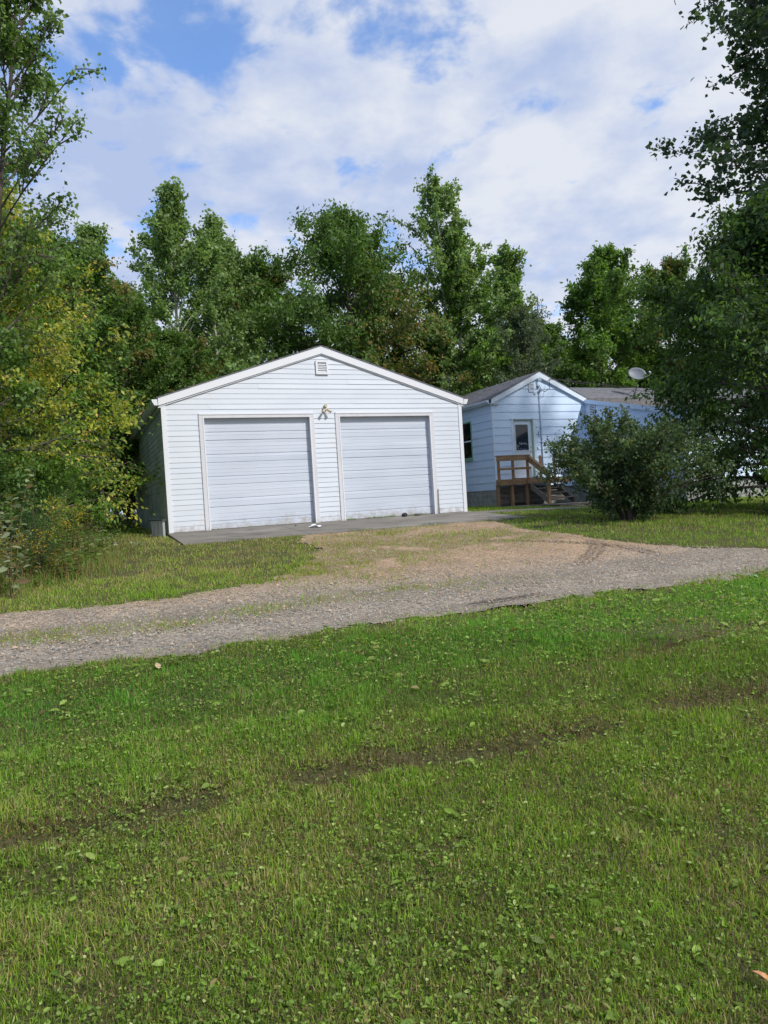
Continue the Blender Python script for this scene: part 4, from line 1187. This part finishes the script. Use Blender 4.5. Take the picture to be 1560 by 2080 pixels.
# left side trees
copy_tree(t_mid, pxY(265, 24), 24, 5.1, .70, 'dark green tree just left of the garage back corner', WOODS)
copy_tree(t_aspen2, pxY(205, 23), 23, 1.0, .80, 'small green aspen behind the yellowing tree', WOODS)
copy_tree(t_mid, pxY(380, 25.5), 25.5, 2.2, .62, 'low dark tree close behind the garage roof left half', WOODS)
copy_tree(t_mid, pxY(140, 21), 21, .6, .80, 'dark green tree behind the yellowing tree at left', WOODS)
copy_tree(t_maple, pxY(40, 19), 19, 3.6, .66, 'green tree at the far left behind the poplar', WOODS)
# deeper rows
rf_ = random.Random(77)
fillers = [t_mid, t_maple, t_rightasp, t_center]
k = 0
for Yd, n_, sc in ((40, 15, .88), (47, 17, .98)):
    for i in range(n_):
        px = -250 + (i + .5) / n_ * 2150 + rf_.uniform(-40, 40)
        copy_tree(fillers[k % 4], pxY(px, Yd), Yd + rf_.uniform(-2, 2), rf_.uniform(0, 6.28), sc * rf_.uniform(.8, 1.0) * (.82 if k % 4 == 3 else 1), ('ash', 'boxelder', 'aspen', 'maple')[k % 4] + ' tree deep in the ' + ('left', 'middle', 'right')[min(2, max(0, int((px + 250) / 717)))] + ' part of the wood, ' + ('seen in gaps between nearer crowns' if Yd < 44 else 'in the farthest row'), 'deep wood trees seen through gaps')
        k += 1

# the far wood closes the view between the trunks: one mass nobody could count
rg = np.random.default_rng(501)
n = 34000
x = rg.uniform(-75, 75, n); y = 54 + rg.uniform(-3, 5, n) - .004 * x * x
hmax = 5.5 + 3.5 * fbm(x * .22, y * .05 + 3)
P = np.stack([x, y, ground_z(x, y) + hmax * rg.random(n) ** .8], 1)
V, F = leaf_geo(P, rg.normal(0, 1, (n, 3)), rg.uniform(.5, .95, n), rg.uniform(.3, .5, n), rg)
tag(np_mesh('far_wood', V, F, M['leaf'], None, np.repeat(pick(rg, PAL['green'], n) * rg.uniform(.7, 1.1, (n, 1)), 4, 0)), 'far-off green wood closing the view behind the trees', 'wood', kind='stuff')
for (px, Yd, sc, src, lab) in ((-60, 16, .55, t_mid, 'low green tree at the far left edge behind the poplar'), (95, 25, .7, t_maple, 'green tree between the yellowing tree and the twin aspens'), (300, 33, .8, t_mid, 'dark tree behind the leftmost tall aspen')):
    copy_tree(src, pxY(px, Yd), Yd, px * .1, sc, lab, WOODS)

# near left: poplar and yellowing tree
tree('poplar_tree', 'tall slender poplar at the left edge rising out of the frame', -5.85, 10.2, 8.9, 1.15, z0=.24, prof=prof_col, nleaf=22000, leaf=.066, asp=.75, pal='aspen', pal2=('green', .5), seed=71, tr=.05, bark='bark', nl=64, limb_el=(28, 60), twigs=8, spread=.26, twig_geo=True, lean=(1.0, .2), jag=.45, limb_r=.25)
tree('chokecherry_tree', 'yellowing spreading tree at left overhanging the grass by the garage', -6.7, 11.0, 5.6, 1.65, z0=.08, prof=prof_dome, nleaf=42000, leaf=.074, asp=.55, pal='yellow', pal2=('bright', .2), seed=73, tr=.07, limb_r=.28, nl=70, limb_el=(14, 66), twigs=10, spread=.24, droop=.6, twig_geo=True, lean=(.15, .1), jag=.25)
tree('elm_tree', 'olive green tree with gold tinted leaves behind the poplar', -7.3, 13.5, 6.4, 2.3, z0=.06, prof=prof_dome, nleaf=36000, leaf=.095, asp=.5, pal='bright', pal2=('yellow', .55), seed=79, tr=.08, nl=60, limb_el=(14, 66), twigs=9, spread=.26, droop=.5, twig_geo=True)
# right side
tree('boxelder_tree', 'big dark spreading tree at right in front of the house', 9.2, 16.2, 6.6, 2.55, z0=.07, prof=prof_dome, nleaf=60000, leaf=.13, asp=.5, pal='dark', pal2=('green', .42), seed=83, tr=.16, limb_r=.25, jag=.2, nl=90, limb_el=(4, 70), twigs=10, spread=.30, droop=.8, twig_geo=True)
tree('cottonwood_tree', 'tall dark cottonwood towering at the top right edge', 11.6, 17.6, 14.5, 3.2, z0=.28, prof=prof_col, nleaf=40000, leaf=.15, asp=.85, pal='cotton', seed=87, tr=.24, limb_r=.28, nl=84, limb_el=(20, 62), twigs=10, spread=.20, twig_geo=True, jag=.4)
# lilac bush before the house
bx_, by_ = 4.72, 14.35
shrub('lilac_bush', 'wide dark green rounded lilac bush in front of the house', bx_ + .24, by_, 1.95, 1.8, nstem=70, nleaf=42000, leaf=.072, asp=.6, pal='lilac', seed=91, spread=.085, low=.16, sr=.018, twigs=10, bare=.16)
shrub('brush_shrub', 'low dark shrub under the big right-hand tree at the frame edge', 10.1, 16.9, 2.3, 1.5, nstem=26, nleaf=11000, leaf=.11, asp=.5, pal='dark', seed=115, low=.12, bare=.12, twigs=9)
# undergrowth left of the garage
UG = 'green shrubs in the brush left of the garage'
for (x, y, H, R, s, p, lab) in ((-6.5, 13.0, 2.5, 1.0, 101, 'green', 'leafy green shrub nearest the garage left wall'), (-5.6, 11.6, 1.7, .9, 103, 'bright', 'low bright green shrub in front of the brush by the garage'),
                          (-7.4, 15.2, 3.0, 1.3, 105, 'dark', 'dark shrub deep in the brush behind the garage corner'), (-8.3, 18.5, 3.2, 1.6, 107, 'dark', 'dark shrub beside the garage back corner downspout'),
                          (-6.0, 10.2, 1.9, .9, 109, 'green', 'green shrub under the yellowing tree'), (-9.2, 21.5, 3.6, 1.8, 111, 'dark', 'tall dark shrub behind the garage back corner')):
    shrub('brush_shrub', lab, x, y, H, R, nstem=22, nleaf=9000, leaf=.075, asp=.5, pal=p, pal2=('yellow', .06), seed=s, group=UG, low=.15, bare=.12, twigs=9)

# ------------------------------------------------------------------ weeds and herbs at the left
def herb(name, label, x, y, H, nst, lean, leaf, asp, pal, seed, per=16, flowers=None, cat='plant', group=None, stemc='stem', rad=.15, sr=.006, droop=.35, tipdense=False):
    rg = np.random.default_rng(seed)
    root = tag(empty(name, (x, y, float(ground_z(x, y)) - .02)), label, cat, group)
    lines = []; Ps = []; Ds = []; Ls = []; fl_ = []
    for i in range(nst):
        az = rg.uniform(0, 6.28); rr_ = rad * math.sqrt(rg.random())
        b0 = np.array([math.cos(az) * rr_, math.sin(az) * rr_, 0])
        h_ = H * rg.uniform(.6, 1.05)
        out_ = np.array([math.cos(az), math.sin(az), 0]) * h_ * lean * rg.uniform(.2, 1.2) + rg.normal(0, .05, 3) * h_
        s = np.linspace(0, 1, 6)[:, None]
        pts = b0 + UP * h_ * s + out_ * s * s
        lines.append((pts, sr * (1 - .75 * s[:, 0])))
        for j in range(per):
            g = (j + .5) / per if not tipdense else ((j + .5) / per) ** .6
            g = .12 + .88 * g
            q = np.array([np.interp(g, s[:, 0], pts[:, k]) for k in range(3)])
            a2 = j * 2.4 + rg.normal(0, .3) + az
            Ps.append(q); Ds.append(np.array([math.cos(a2), math.sin(a2), .5 - droop + rg.normal(0, .25)])); Ls.append(leaf * rg.uniform(.6, 1.15) * (1.15 - .5 * g))
        fl_.append(pts[-1])
    P = np.array(Ps); D = np.array(Ds); Ln = np.array(Ls)
    C_ = pick(rg, PAL[pal], len(P)) * rg.uniform(.8, 1.2, (len(P), 1))
    V, F = leaf6_geo(P, D, Ln, Ln * asp, rg, upb=1.6, fold=.12, curl=.2)
    np_mesh('leaves', V, F, M['leaf'], root, np.repeat(C_, 6, 0))
    V, F = tubes_np(lines, 4); np_mesh('stems', V, F, M[stemc], root)
    if flowers:
        n_ = 60
        P = np.repeat(np.array(fl_), n_, 0) + rg.normal(0, 1, (len(fl_) * n_, 3)) * np.array([.05, .05, .06])
        V, F = leaf_geo(P, rg.normal(size=P.shape), .016, .014, rg)
        np_mesh('flowers', V, F, M['leaf'], root, np.repeat(np.tile(np.array(flowers), (len(P), 1)), 4, 0))
    return root
PAL['pale'] = [(5, (.22, .27, .16)), (3, (.27, .32, .20)), (1.2, (.24, .17, .10)), (2, (.10, .14, .06))]
PAL['gold'] = [(4, (.12, .14, .03)), (3, (.24, .20, .035)), (3, (.07, .11, .025)), (1, (.28, .15, .04))]
PAL['straw'] = [(5, (.30, .23, .10)), (3, (.22, .17, .075)), (3, (.14, .13, .045)), (1, (.36, .29, .15))]
PAL['fern'] = [(5, (.045, .11, .035)), (3, (.06, .14, .045))]
herb('poplar_sapling', 'thin sapling with large pale leaves and reddish stem at the left edge', -4.35, 8.05, 1.85, 3, .10, .125, .5, 'pale', 201, per=26, rad=.12, sr=.010, cat='sapling')
herb('poplar_sapling', 'shorter reddish stemmed sapling beside the asparagus fern', -4.75, 8.75, 1.25, 2, .12, .10, .5, 'pale', 202, per=18, rad=.10, sr=.008, cat='sapling')
herb('goldenrod', 'goldenrod clump with yellow leaves at the far left edge', -4.75, 8.35, .62, 9, .35, .10, .3, 'gold', 203, per=16, flowers=None, rad=.22)
herb('goldenrod', 'goldenrod clump with orange leaves before the brush', -4.25, 9.35, .55, 9, .35, .10, .3, 'gold', 204, per=16, rad=.22)
herb('goldenrod', 'goldenrod in yellow bloom behind the asparagus fern', -4.9, 10.4, .95, 6, .2, .09, .25, 'bright', 205, per=18, flowers=(.55, .40, .02), rad=.2)
herb('goldenrod', 'green goldenrod clump between the fern and garage', -4.55, 10.6, .6, 10, .4, .11, .28, 'bright', 206, per=14, rad=.3)
herb('milkweed', 'pale leafy weed leaning over the grass near the garage', -4.62, 11.6, .42, 4, .9, .13, .38, 'pale', 207, per=9, rad=.12)
herb('milkweed', 'small pale weed nearest the ribbed metal panel', -4.40, 12.2, .26, 3, 1.0, .12, .38, 'pale', 208, per=7, rad=.1)
herb('milkweed', 'upright green weed at the brush edge before the dark gap', -4.95, 12.2, .55, 5, .5, .12, .3, 'bright', 209, per=12, rad=.15)
rw = random.Random(31)
for i in range(26):
    t = (i + .5) / 26
    ex = np.interp(t, [0, .35, .65, 1], [-5.6, -4.75, -4.55, -5.15]); ey = np.interp(t, [0, .35, .65, 1], [7.7, 8.6, 9.9, 12.3])
    _p = rw.choice(['gold', 'bright', 'bright', 'green', 'gold', 'pale'])
    herb('weed', {'gold': 'yellowing', 'bright': 'bright green', 'green': 'dark green', 'pale': 'pale grey-leaved'}[_p] + (' flowering' if i % 9 == 4 else ' leafy') + ' weed in the tangle along the ' + ('near' if t < .4 else 'middle' if t < .7 else 'garage') + ' end of the brush edge', ex - abs(rw.gauss(0, .35)), ey + rw.uniform(-.2, .2), rw.uniform(.45, 1.0), rw.randint(5, 9), .35, rw.uniform(.07, .12), rw.uniform(.25, .42), _p, 600 + i, per=16, rad=.22, group='weeds along the brush edge', flowers=(.55, .40, .02) if i % 9 == 4 else None)
# asparagus fern: feathery, very fine
rg = np.random.default_rng(220)
fr = tag(empty('asparagus_fern', (-4.70, 9.55, float(ground_z(-4.70, 9.55)) - .02)), 'feathery asparagus fern at the brush edge', 'plant')
lines = []; Ps = []; Ds = []
for i in range(16):
    az = rg.uniform(0, 6.28); h_ = rg.uniform(.8, 1.35)
    s = np.linspace(0, 1, 7)[:, None]
    o_ = np.array([math.cos(az), math.sin(az), 0]) * rg.uniform(.2, .65)
    pts = UP * h_ * s + o_ * s ** 2
    lines.append((pts, .006 * (1 - .8 * s[:, 0])))
    for j in range(420):
        g = rg.uniform(.25, 1); q = np.array([np.interp(g, s[:, 0], pts[:, k]) for k in range(3)])
        Ps.append(q + rg.normal(0, .11, 3)); Ds.append(rg.normal(0, 1, 3) + UP * .4)
P = np.array(Ps)
V, F = leaf_geo(P, np.array(Ds), rg.uniform(.04, .08, len(P)), .0035, rg)
np_mesh('fronds', V, F, M['leaf'], fr, np.repeat(pick(rg, PAL['fern'], len(P)), 4, 0))
V, F = tubes_np(lines, 4); np_mesh('stems', V, F, M['stem'], fr)

# ------------------------------------------------------------------ grass
def blades(x, y, L_, W_, C_, rg, lean=.6, seg=2, z=None):
    n = len(x)
    if z is None: z = ground_z(x, y)
    th = rg.uniform(0, 2 * np.pi, n); ph = rg.uniform(0, 2 * np.pi, n)
    dirx, diry = np.cos(th), np.sin(th)
    sx, sy = -np.sin(ph), np.cos(ph)
    a = np.abs(rg.normal(0, lean, n)); a = np.minimum(a, 1.5)
    base = np.stack([x, y, z - .004], 1)
    S = np.stack([sx, sy, np.zeros(n)], 1) * (W_ / 2)[:, None]
    d1 = np.stack([dirx * np.sin(a * .5), diry * np.sin(a * .5), np.cos(a * .5)], 1)
    d2 = np.stack([dirx * np.sin(a * 1.25), diry * np.sin(a * 1.25), np.cos(a * 1.25)], 1)
    if seg == 1:
        V = np.stack([base - S, base + S, base + (d1 + d2) * .5 * L_[:, None]], 1).reshape(-1, 3)
        F = np.arange(3 * n).reshape(n, 3); return V, F, np.repeat(C_, 3, 0)
    mid = base + d1 * (L_ * .55)[:, None]
    tip = mid + d2 * (L_ * .45)[:, None]
    V = np.stack([base - S, base + S, mid + S * .75, mid - S * .75, tip], 1).reshape(-1, 3)
    q = np.arange(n)[:, None] * 5
    F = np.concatenate([q + np.array([[0, 1, 2]]), q + np.array([[0, 2, 3]]), q + np.array([[3, 2, 4]])])
    return V, F, np.repeat(C_, 5, 0)

def sample(rg, n, d0, d1, pw, half=.70):
    u = rg.random(n)
    e = 2 - pw
    d = (d0 ** e + u * (d1 ** e - d0 ** e)) ** (1 / e)
    a = rg.uniform(-half, half, n)
    return d * np.sin(a), d * np.cos(a), d

def built(x, y):
    u, v = guv(x, y)
    g_ = (u > -.12) & (u < GW + .2) & (v > -2.52) & (v < GD + .2)
    hu = (x - HO[0]) * cu[0] + (y - HO[1]) * cu[1]; hv = (x - HO[0]) * cv[0] + (y - HO[1]) * cv[1]
    h_ = ((hu > -.05) & (hu < HW) & (hv > -.05)) | ((hu > HW) & (hv > -LW - .05)) | ((hu > -.7) & (hu < 2.5) & (hv > -1.2) & (hv < 0))
    w_ = (u > 7.3) & (u < 10.75) & (v > -.78) & (v < .28)
    return g_ | h_ | w_

def lawn_tone(x, y, rg):
    u, v = guv(x, y)
    n = len(x)
    f = fbm(x * .55 + 11, y * .55 + 4); f2 = fbm(x * 2.3 + 1, y * 2.3 + 7); f3 = fbm(x * .22 + 40, y * .22)
    green = np.array([.205, .345, .040]); lush = np.array([.125, .330, .040]); yel = np.array([.33, .36, .065]); straw = np.array([.44, .37, .19]); brown = np.array([.20, .14, .07])
    C_ = np.tile(green, (n, 1)) * rg.uniform(.5, 1.5, (n, 1)) * (.78 + .44 * fbm(x * 6, y * 6))[:, None]
    k = sst(.42, .68, f)[:, None]
    lushb = np.exp(-((v + 10.6) / 1.0) ** 2)[:, None] * .9
    C_ = C_ * (1 - lushb) + lush * rg.uniform(.7, 1.35, (n, 1)) * lushb
    dryness = .05 + .36 * sst(.48, .66, f2) + .16 * sst(.45, .62, f3) + .10 * sst(-11.8, -13.5, v)
    rut = rut_mask(u, v)
    rut = rut * sst(.15, .42, fbm(x * 1.5 + 3, y * 1.5))
    edge = np.exp(-((v + 9.85) / .16) ** 2) * .45
    left = sst(-7.4, -5.5, v) * sst(6, 2, u) * .55
    dryness = np.clip(dryness + .7 * rut + edge + left, 0, .92) * (1 - .7 * lushb[:, 0])
    r = rg.random(n)
    C_ = np.where((r < dryness * .55)[:, None], yel * rg.uniform(.7, 1.3, (n, 1)), C_)
    r = rg.random(n)
    C_ = np.where((r < dryness * .55)[:, None], straw * rg.uniform(.5, 1.3, (n, 1)), C_)
    C_ = np.where((rg.random(n) < .75 * rut)[:, None], brown * rg.uniform(.6, 1.3, (n, 1)), C_)
    return C_, rut, dryness

rg = np.random.default_rng(300)
Vs3 = []
def add_grass(name, n, d0, d1, pw, seg, L0, W0, ref, lab):
    x, y, d = sample(rg, n, d0, d1, pw)
    gm_ = gravel(x, y); spr = sparse(x, y)
    C_, rut, dry = lawn_tone(x, y, rg)
    nn = len(x)
    pk = np.where(gm_ > 0, np.minimum(1, spr * .9) + .25 * sst(.25, 0, gm_), 1 - .8 * np.minimum(rut, 1))
    pk = pk * (.30 + .70 * sst(.30, .52, fbm(x * 3.1, y * 3.1)))
    k = (rg.random(nn) < pk) & ~built(x, y)
    x, y, d, C_, gm_, rut = x[k], y[k], d[k], C_[k], gm_[k], rut[k]
    sc = np.maximum(1, (d / ref) ** .8)
    tall = .45 + .9 * fbm(x * 1.7 + 20, y * 1.7 + 3) + .7 * sst(.55, .75, fbm(x * 4, y * 4))
    short = np.where(gm_ > 0, .85, np.where(gm_ > -.05, .6, 1.0)) * (1 - .45 * rut)
    Ln = L0 * rg.uniform(.5, 1.25, len(x)) * tall * short * sc ** .35
    W = W0 * rg.uniform(.6, 1.3, len(x)) * sc
    z = np.where(gm_ > 0, G(x, y) + .002, ground_z(x, y))
    dryg = (gm_ > 0) & (rg.random(len(x)) < .35)
    C_ = np.where(dryg[:, None], np.array([.30, .27, .07]) * rg.uniform(.6, 1.3, (len(x), 1)), C_)
    V, F, Cc = blades(x, y, Ln, W, C_, rg, 1.0, seg, z)
    o = np_mesh(name, V, F, M['grass'], None, Cc)
    tag(o, lab, 'grass', kind='stuff')
add_grass('lawn_grass', 200000, 1.3, 4.2, .75, 2, .035, .0036, 2.6, 'mown green lawn in the foreground with dry straw patches')
add_grass('lawn_grass', 260000, 4.1, 9.9, 1.3, 1, .037, .0039, 2.6, 'mown lawn on both sides of the gravel drive')
add_grass('lawn_grass', 290000, 9.8, 30, 1.4, 1, .038, .0033, 2.6, 'mown lawn strip beside the garage and before the house')

# flat thatch and clippings between the blades
x, y, d = sample(rg, 215000, 1.3, 6.0, .95)
k = (gravel(x, y) < -.02) & ~built(x, y); x, y, d = x[k], y[k], d[k]; n = len(x)
C_, rut, dry = lawn_tone(x, y, rg)
C_ = np.where((rg.random(n) < .30)[:, None], np.array([.20, .16, .08]) * rg.uniform(.3, 1.1, (n, 1)), C_ * .55)  # shade between the blades put into the thatch colour for depth
sc = np.maximum(1, (d / 2.6) ** .8)
V, F, Cc = blades(x, y, .034 * rg.uniform(.5, 1.4, n) * sc ** .5, .0040 * rg.uniform(.6, 1.4, n) * sc, C_, rg, 2.2, 1, ground_z(x, y) + rg.uniform(0, .014, n))
tag(np_mesh('lawn_thatch', V, F, M['grass'], None, Cc), 'flat tangled thatch between the blades of the near lawn', 'grass', kind='stuff')

# dry unmown grass along the brush
n = 9000
u = rg.normal(0, 1, n); t = rg.random(n)
ex = np.interp(t, [0, .3, .6, 1], [-6.4, -4.7, -4.15, -4.75]); ey = np.interp(t, [0, .3, .6, 1], [6.8, 8.3, 9.7, 12.2])
x = ex + rg.normal(0, .28, n) - .25; y = ey + rg.normal(0, .3, n)
C_ = pick(rg, PAL['straw'], n) * rg.uniform(.7, 1.2, (n, 1)); gsel = rg.random(n) < .5
C_ = np.where(gsel[:, None], pick(rg, PAL['bright'], n), C_)
V, F, Cc = blades(x, y, rg.uniform(.07, .24, n), rg.uniform(.005, .010, n), C_, rg, .95, 2)
tag(np_mesh('dry_grass', V, F, M['grass'], None, Cc), 'dry straw-coloured uncut grass along the brush at left', 'grass', kind='stuff')
# weeds of the wood floor
n = 26000
x = rg.uniform(-14, -4.6, n); y = rg.uniform(6, 24, n)
uu, vv = guv(x, y)
k = (uu < -.35) & (x < np.interp(y, [6, 8.3, 9.7, 12.2, 14], [-6.6, -4.9, -4.5, -5.0, -5.3])) ; x, y = x[k], y[k]; n = len(x)
P = np.stack([x, y, ground_z(x, y) + rg.gamma(1.5, .10, n)], 1)
V, F = leaf_geo(P, rg.normal(0, 1, (n, 3)) * np.array([1, 1, .3]), rg.uniform(.04, .11, n), rg.uniform(.02, .05, n), rg, upb=1.4)
tag(np_mesh('undergrowth', V, F, M['leaf'], None, np.repeat(pick(rg, PAL['green'] + [(1.5, (.16, .14, .04))], n), 4, 0)), 'low leafy undergrowth on the floor of the brush at left', 'undergrowth', kind='stuff')

# broad-leaved lawn weeds: clover, plantain, dandelion
def weeds(n_ros, d0, d1, pw, seed):
    rg = np.random.default_rng(seed)
    x, y, d = sample(rg, n_ros, d0, d1, pw)
    u, v = guv(x, y)
    f = fbm(x * .9 + 30, y * .9 + 2)
    k = (rg.random(n_ros) < .30 + .65 * sst(.40, .58, f)) & (gravel(x, y) < -.05) & ~built(x, y) & (v < -9.4)
    x, y, d, f = x[k], y[k], d[k], f[k]
    m_ = len(x)
    kind = rg.random(m_)
    nl_ = np.where(kind < .55, 6, 5)
    rep = np.repeat(np.arange(m_), nl_)
    n = len(rep)
    clover = (kind < .62)[rep]
    th = rg.uniform(0, 6.28, n)
    rad = np.where(clover, rg.uniform(.0, .06, n), .004)
    sc = np.maximum(1, (d[rep] / 3.2)) ** .7
    lx = x[rep] + np.cos(th) * rad * sc; ly = y[rep] + np.sin(th) * rad * sc
    size = np.where(clover, rg.uniform(.005, .014, n), rg.uniform(.012, .030, n) * (1 + .9 * (rg.random(n) < .08))) * sc
    z = ground_z(lx, ly) + np.where(clover, rg.uniform(.010, .034, n), rg.uniform(.004, .02, n))
    P = np.stack([lx, ly, z], 1)
    D = np.stack([np.cos(th), np.sin(th), np.where(clover, rg.normal(0, .25, n), rg.uniform(.05, .75, n))], 1)
    C_ = pick(rg, [(5, (.195, .305, .05)), (3, (.26, .36, .085)), (2, (.13, .23, .036)), (1, (.34, .42, .15)), (.8, (.24, .20, .08))], n) * rg.uniform(.55, 1.35, (n, 1))
    V, F = leaf6_geo(P, D, size, size * np.where(clover, .95, .45), rg, upb=1.2, fold=.18, curl=.2)
    return V, F, np.repeat(C_, 6, 0)
for (n_, d0, d1, pw, sd_, lab) in ((8500, 1.3, 4.2, .7, 401, 'broad-leaved clover and plantain weeds in the near lawn'), (20000, 4.1, 13, 1.3, 402, 'broad-leaved weeds in the lawn nearer the gravel drive')):
    V, F, Cc = weeds(n_, d0, d1, pw, sd_)
    tag(np_mesh('lawn_weeds', V, F, M['grass'], None, Cc), lab, 'lawn weeds', kind='stuff')

# ------------------------------------------------------------------ small things
def fallen_leaf(x, y, size, c, rz, label, lift=.045, tilt=.35):
    z = float(ground_z(x, y)) + lift
    o = empty('fallen_leaf', (x, y, z), rz)
    mb = MB()
    pts = [(0, -.5), (.22, -.28), (.30, 0), (.18, .28), (0, .55), (-.18, .28), (-.30, 0), (-.22, -.28)]
    vs2 = [(0, 0, -.04)] + [(px * 1.0, py, .10 * abs(px) * 2 + .05 * math.sin(py * 5)) for px, py in pts]
    vs2 = [(a * size, b_ * size, c_ * size) for a, b_, c_ in vs2]
    n_ = len(vs2)
    fs2 = [(0, 1 + i, 1 + (i + 1) % 8) for i in range(8)]
    vs2 += [(a, b_, c_ - .002) for a, b_, c_ in vs2]
    fs2 += [tuple(reversed([q + n_ for q in f])) for f in fs2[:8]]
    fs2 += [(1 + i, 1 + i + n_, 1 + (i + 1) % 8 + n_, 1 + (i + 1) % 8) for i in range(8)]
    mt = simple('fallen leaf ' + label[:12], c, .8, noise=(60, tuple(v * .55 for v in c), 3, .4, .7))
    bl = mb.add(vs2, fs2).build('blade', mt, o)
    bl.rotation_euler = (tilt, tilt * .5, 0)
    MB().tube([(0, -.5 * size, 0), (.03 * size, -.8 * size, .03 * size)], .0018, 4).build('stalk', mt, o)
    tag(o, label, 'leaf')
fallen_leaf(-1.70, 5.05, .075, (.46, .34, .20), .6, 'large tan fallen leaf on the lawn below the gravel drive')
fallen_leaf(-1.63, 5.17, .06, (.16, .10, .06), 1.9, 'dark brown fallen leaf beside the tan one')
fallen_leaf(-.27, 5.28, .055, (.42, .22, .08), 2.5, 'orange-brown fallen leaf on the middle lawn')
fallen_leaf(.985, 1.93, .065, (.50, .25, .11), 1.2, 'orange fallen leaf at the lower right corner')
fallen_leaf(4.05, 7.72, .07, (.25, .45, .28), .3, 'pale green leaf scrap on the right lawn', tilt=.2)

def rock(name, label, x, y, sx, sy, sz, m_, seed, cat):
    rn = random.Random(seed)
    z = 0
    mb = MB(); ringz = [(0, .85), (.35, 1.0), (.75, .85), (1.0, .45)]
    k = 9; vs2 = []
    for (hz, rr_) in ringz:
        for j in range(k):
            a = 2 * math.pi * j / k; q = rr_ * rn.uniform(.85, 1.12)
            vs2.append((math.cos(a) * q * sx, math.sin(a) * q * sy, hz * sz * rn.uniform(.92, 1.06)))
    fs2 = [tuple(reversed(range(k))), tuple(range(3 * k, 4 * k))]
    for i in range(3):
        for j in range(k):
            fs2.append((i * k + j, i * k + (j + 1) % k, (i + 1) * k + (j + 1) % k, (i + 1) * k + j))
    o = mb.add(vs2, fs2).build(name, m_)
    u, v = guv(x, y)
    o.location = (x, y, float(min(0, .056 * v)) + .013)
    tag(o, label, cat)
rock('stone', 'black round stone before the right garage door', *gxy(5.42, -.20), .075, .06, .085, M['rubber'], 3, 'stone')
rock('stone', 'small flat grey stone beside the black one at the right door', *gxy(5.78, -.14), .085, .05, .045, M['stone'], 4, 'stone')
rock('stone', 'tiny dark pebble on the apron before the left door', *gxy(2.62, -.5), .03, .025, .02, M['stone'], 9, 'stone')
# crumpled paper
rn = random.Random(6)
mb = MB(); kx, ky = 6, 4
gxp = [[(i / (kx - 1) - .5) * .26 + rn.uniform(-.02, .02) for j in range(ky)] for i in range(kx)]
vs2 = []
for i in range(kx):
    for j in range(ky):
        vs2.append((gxp[i][j], (j / (ky - 1) - .5) * .16 + rn.uniform(-.02, .02), .005 + rn.random() ** 1.3 * .07 * (1 - abs(i / (kx - 1) - .35))))
fs2 = [(i * ky + j, (i + 1) * ky + j, (i + 1) * ky + j + 1, i * ky + j + 1) for i in range(kx - 1) for j in range(ky - 1)]
o = mb.add(vs2, fs2).build('paper_scrap', M['paper'])
so = o.modifiers.new('thickness', 'SOLIDIFY'); so.thickness = .002
x, y = gxy(2.85, -1.22); o.location = (x, y, .056 * -1.22 + .016); o.rotation_euler = (0, 0, .5)
tag(o, 'crumpled white paper scrap on the concrete apron between the doors', 'paper')

# weeds that grow in the joint between the slab and the doors
rg = np.random.default_rng(700)
n = 700
u = np.concatenate([rg.uniform(4.0, 6.3, 450), rg.uniform(.9, 3.2, 60), rg.uniform(3.0, 7.2, 190)]); v = np.concatenate([rg.normal(.03, .015, 510), rg.normal(-2.5, .03, 190)])
x, y = gxy(u, v)
keepg = fbm(u * 2.2, v + 3) > .47
x, y, v = x[keepg], y[keepg], v[keepg]
C_ = pick(rg, PAL['bright'], len(x))
V, F, Cc = blades(x, y, rg.uniform(.02, .06, len(x)), rg.uniform(.006, .012, len(x)), C_, rg, .7, 2, np.minimum(0, .056 * v) + .012)
tag(np_mesh('joint_weeds', V, F, M['grass'], None, Cc), 'thin weeds growing in the joint along the garage doors and apron edge', 'weeds', kind='stuff')
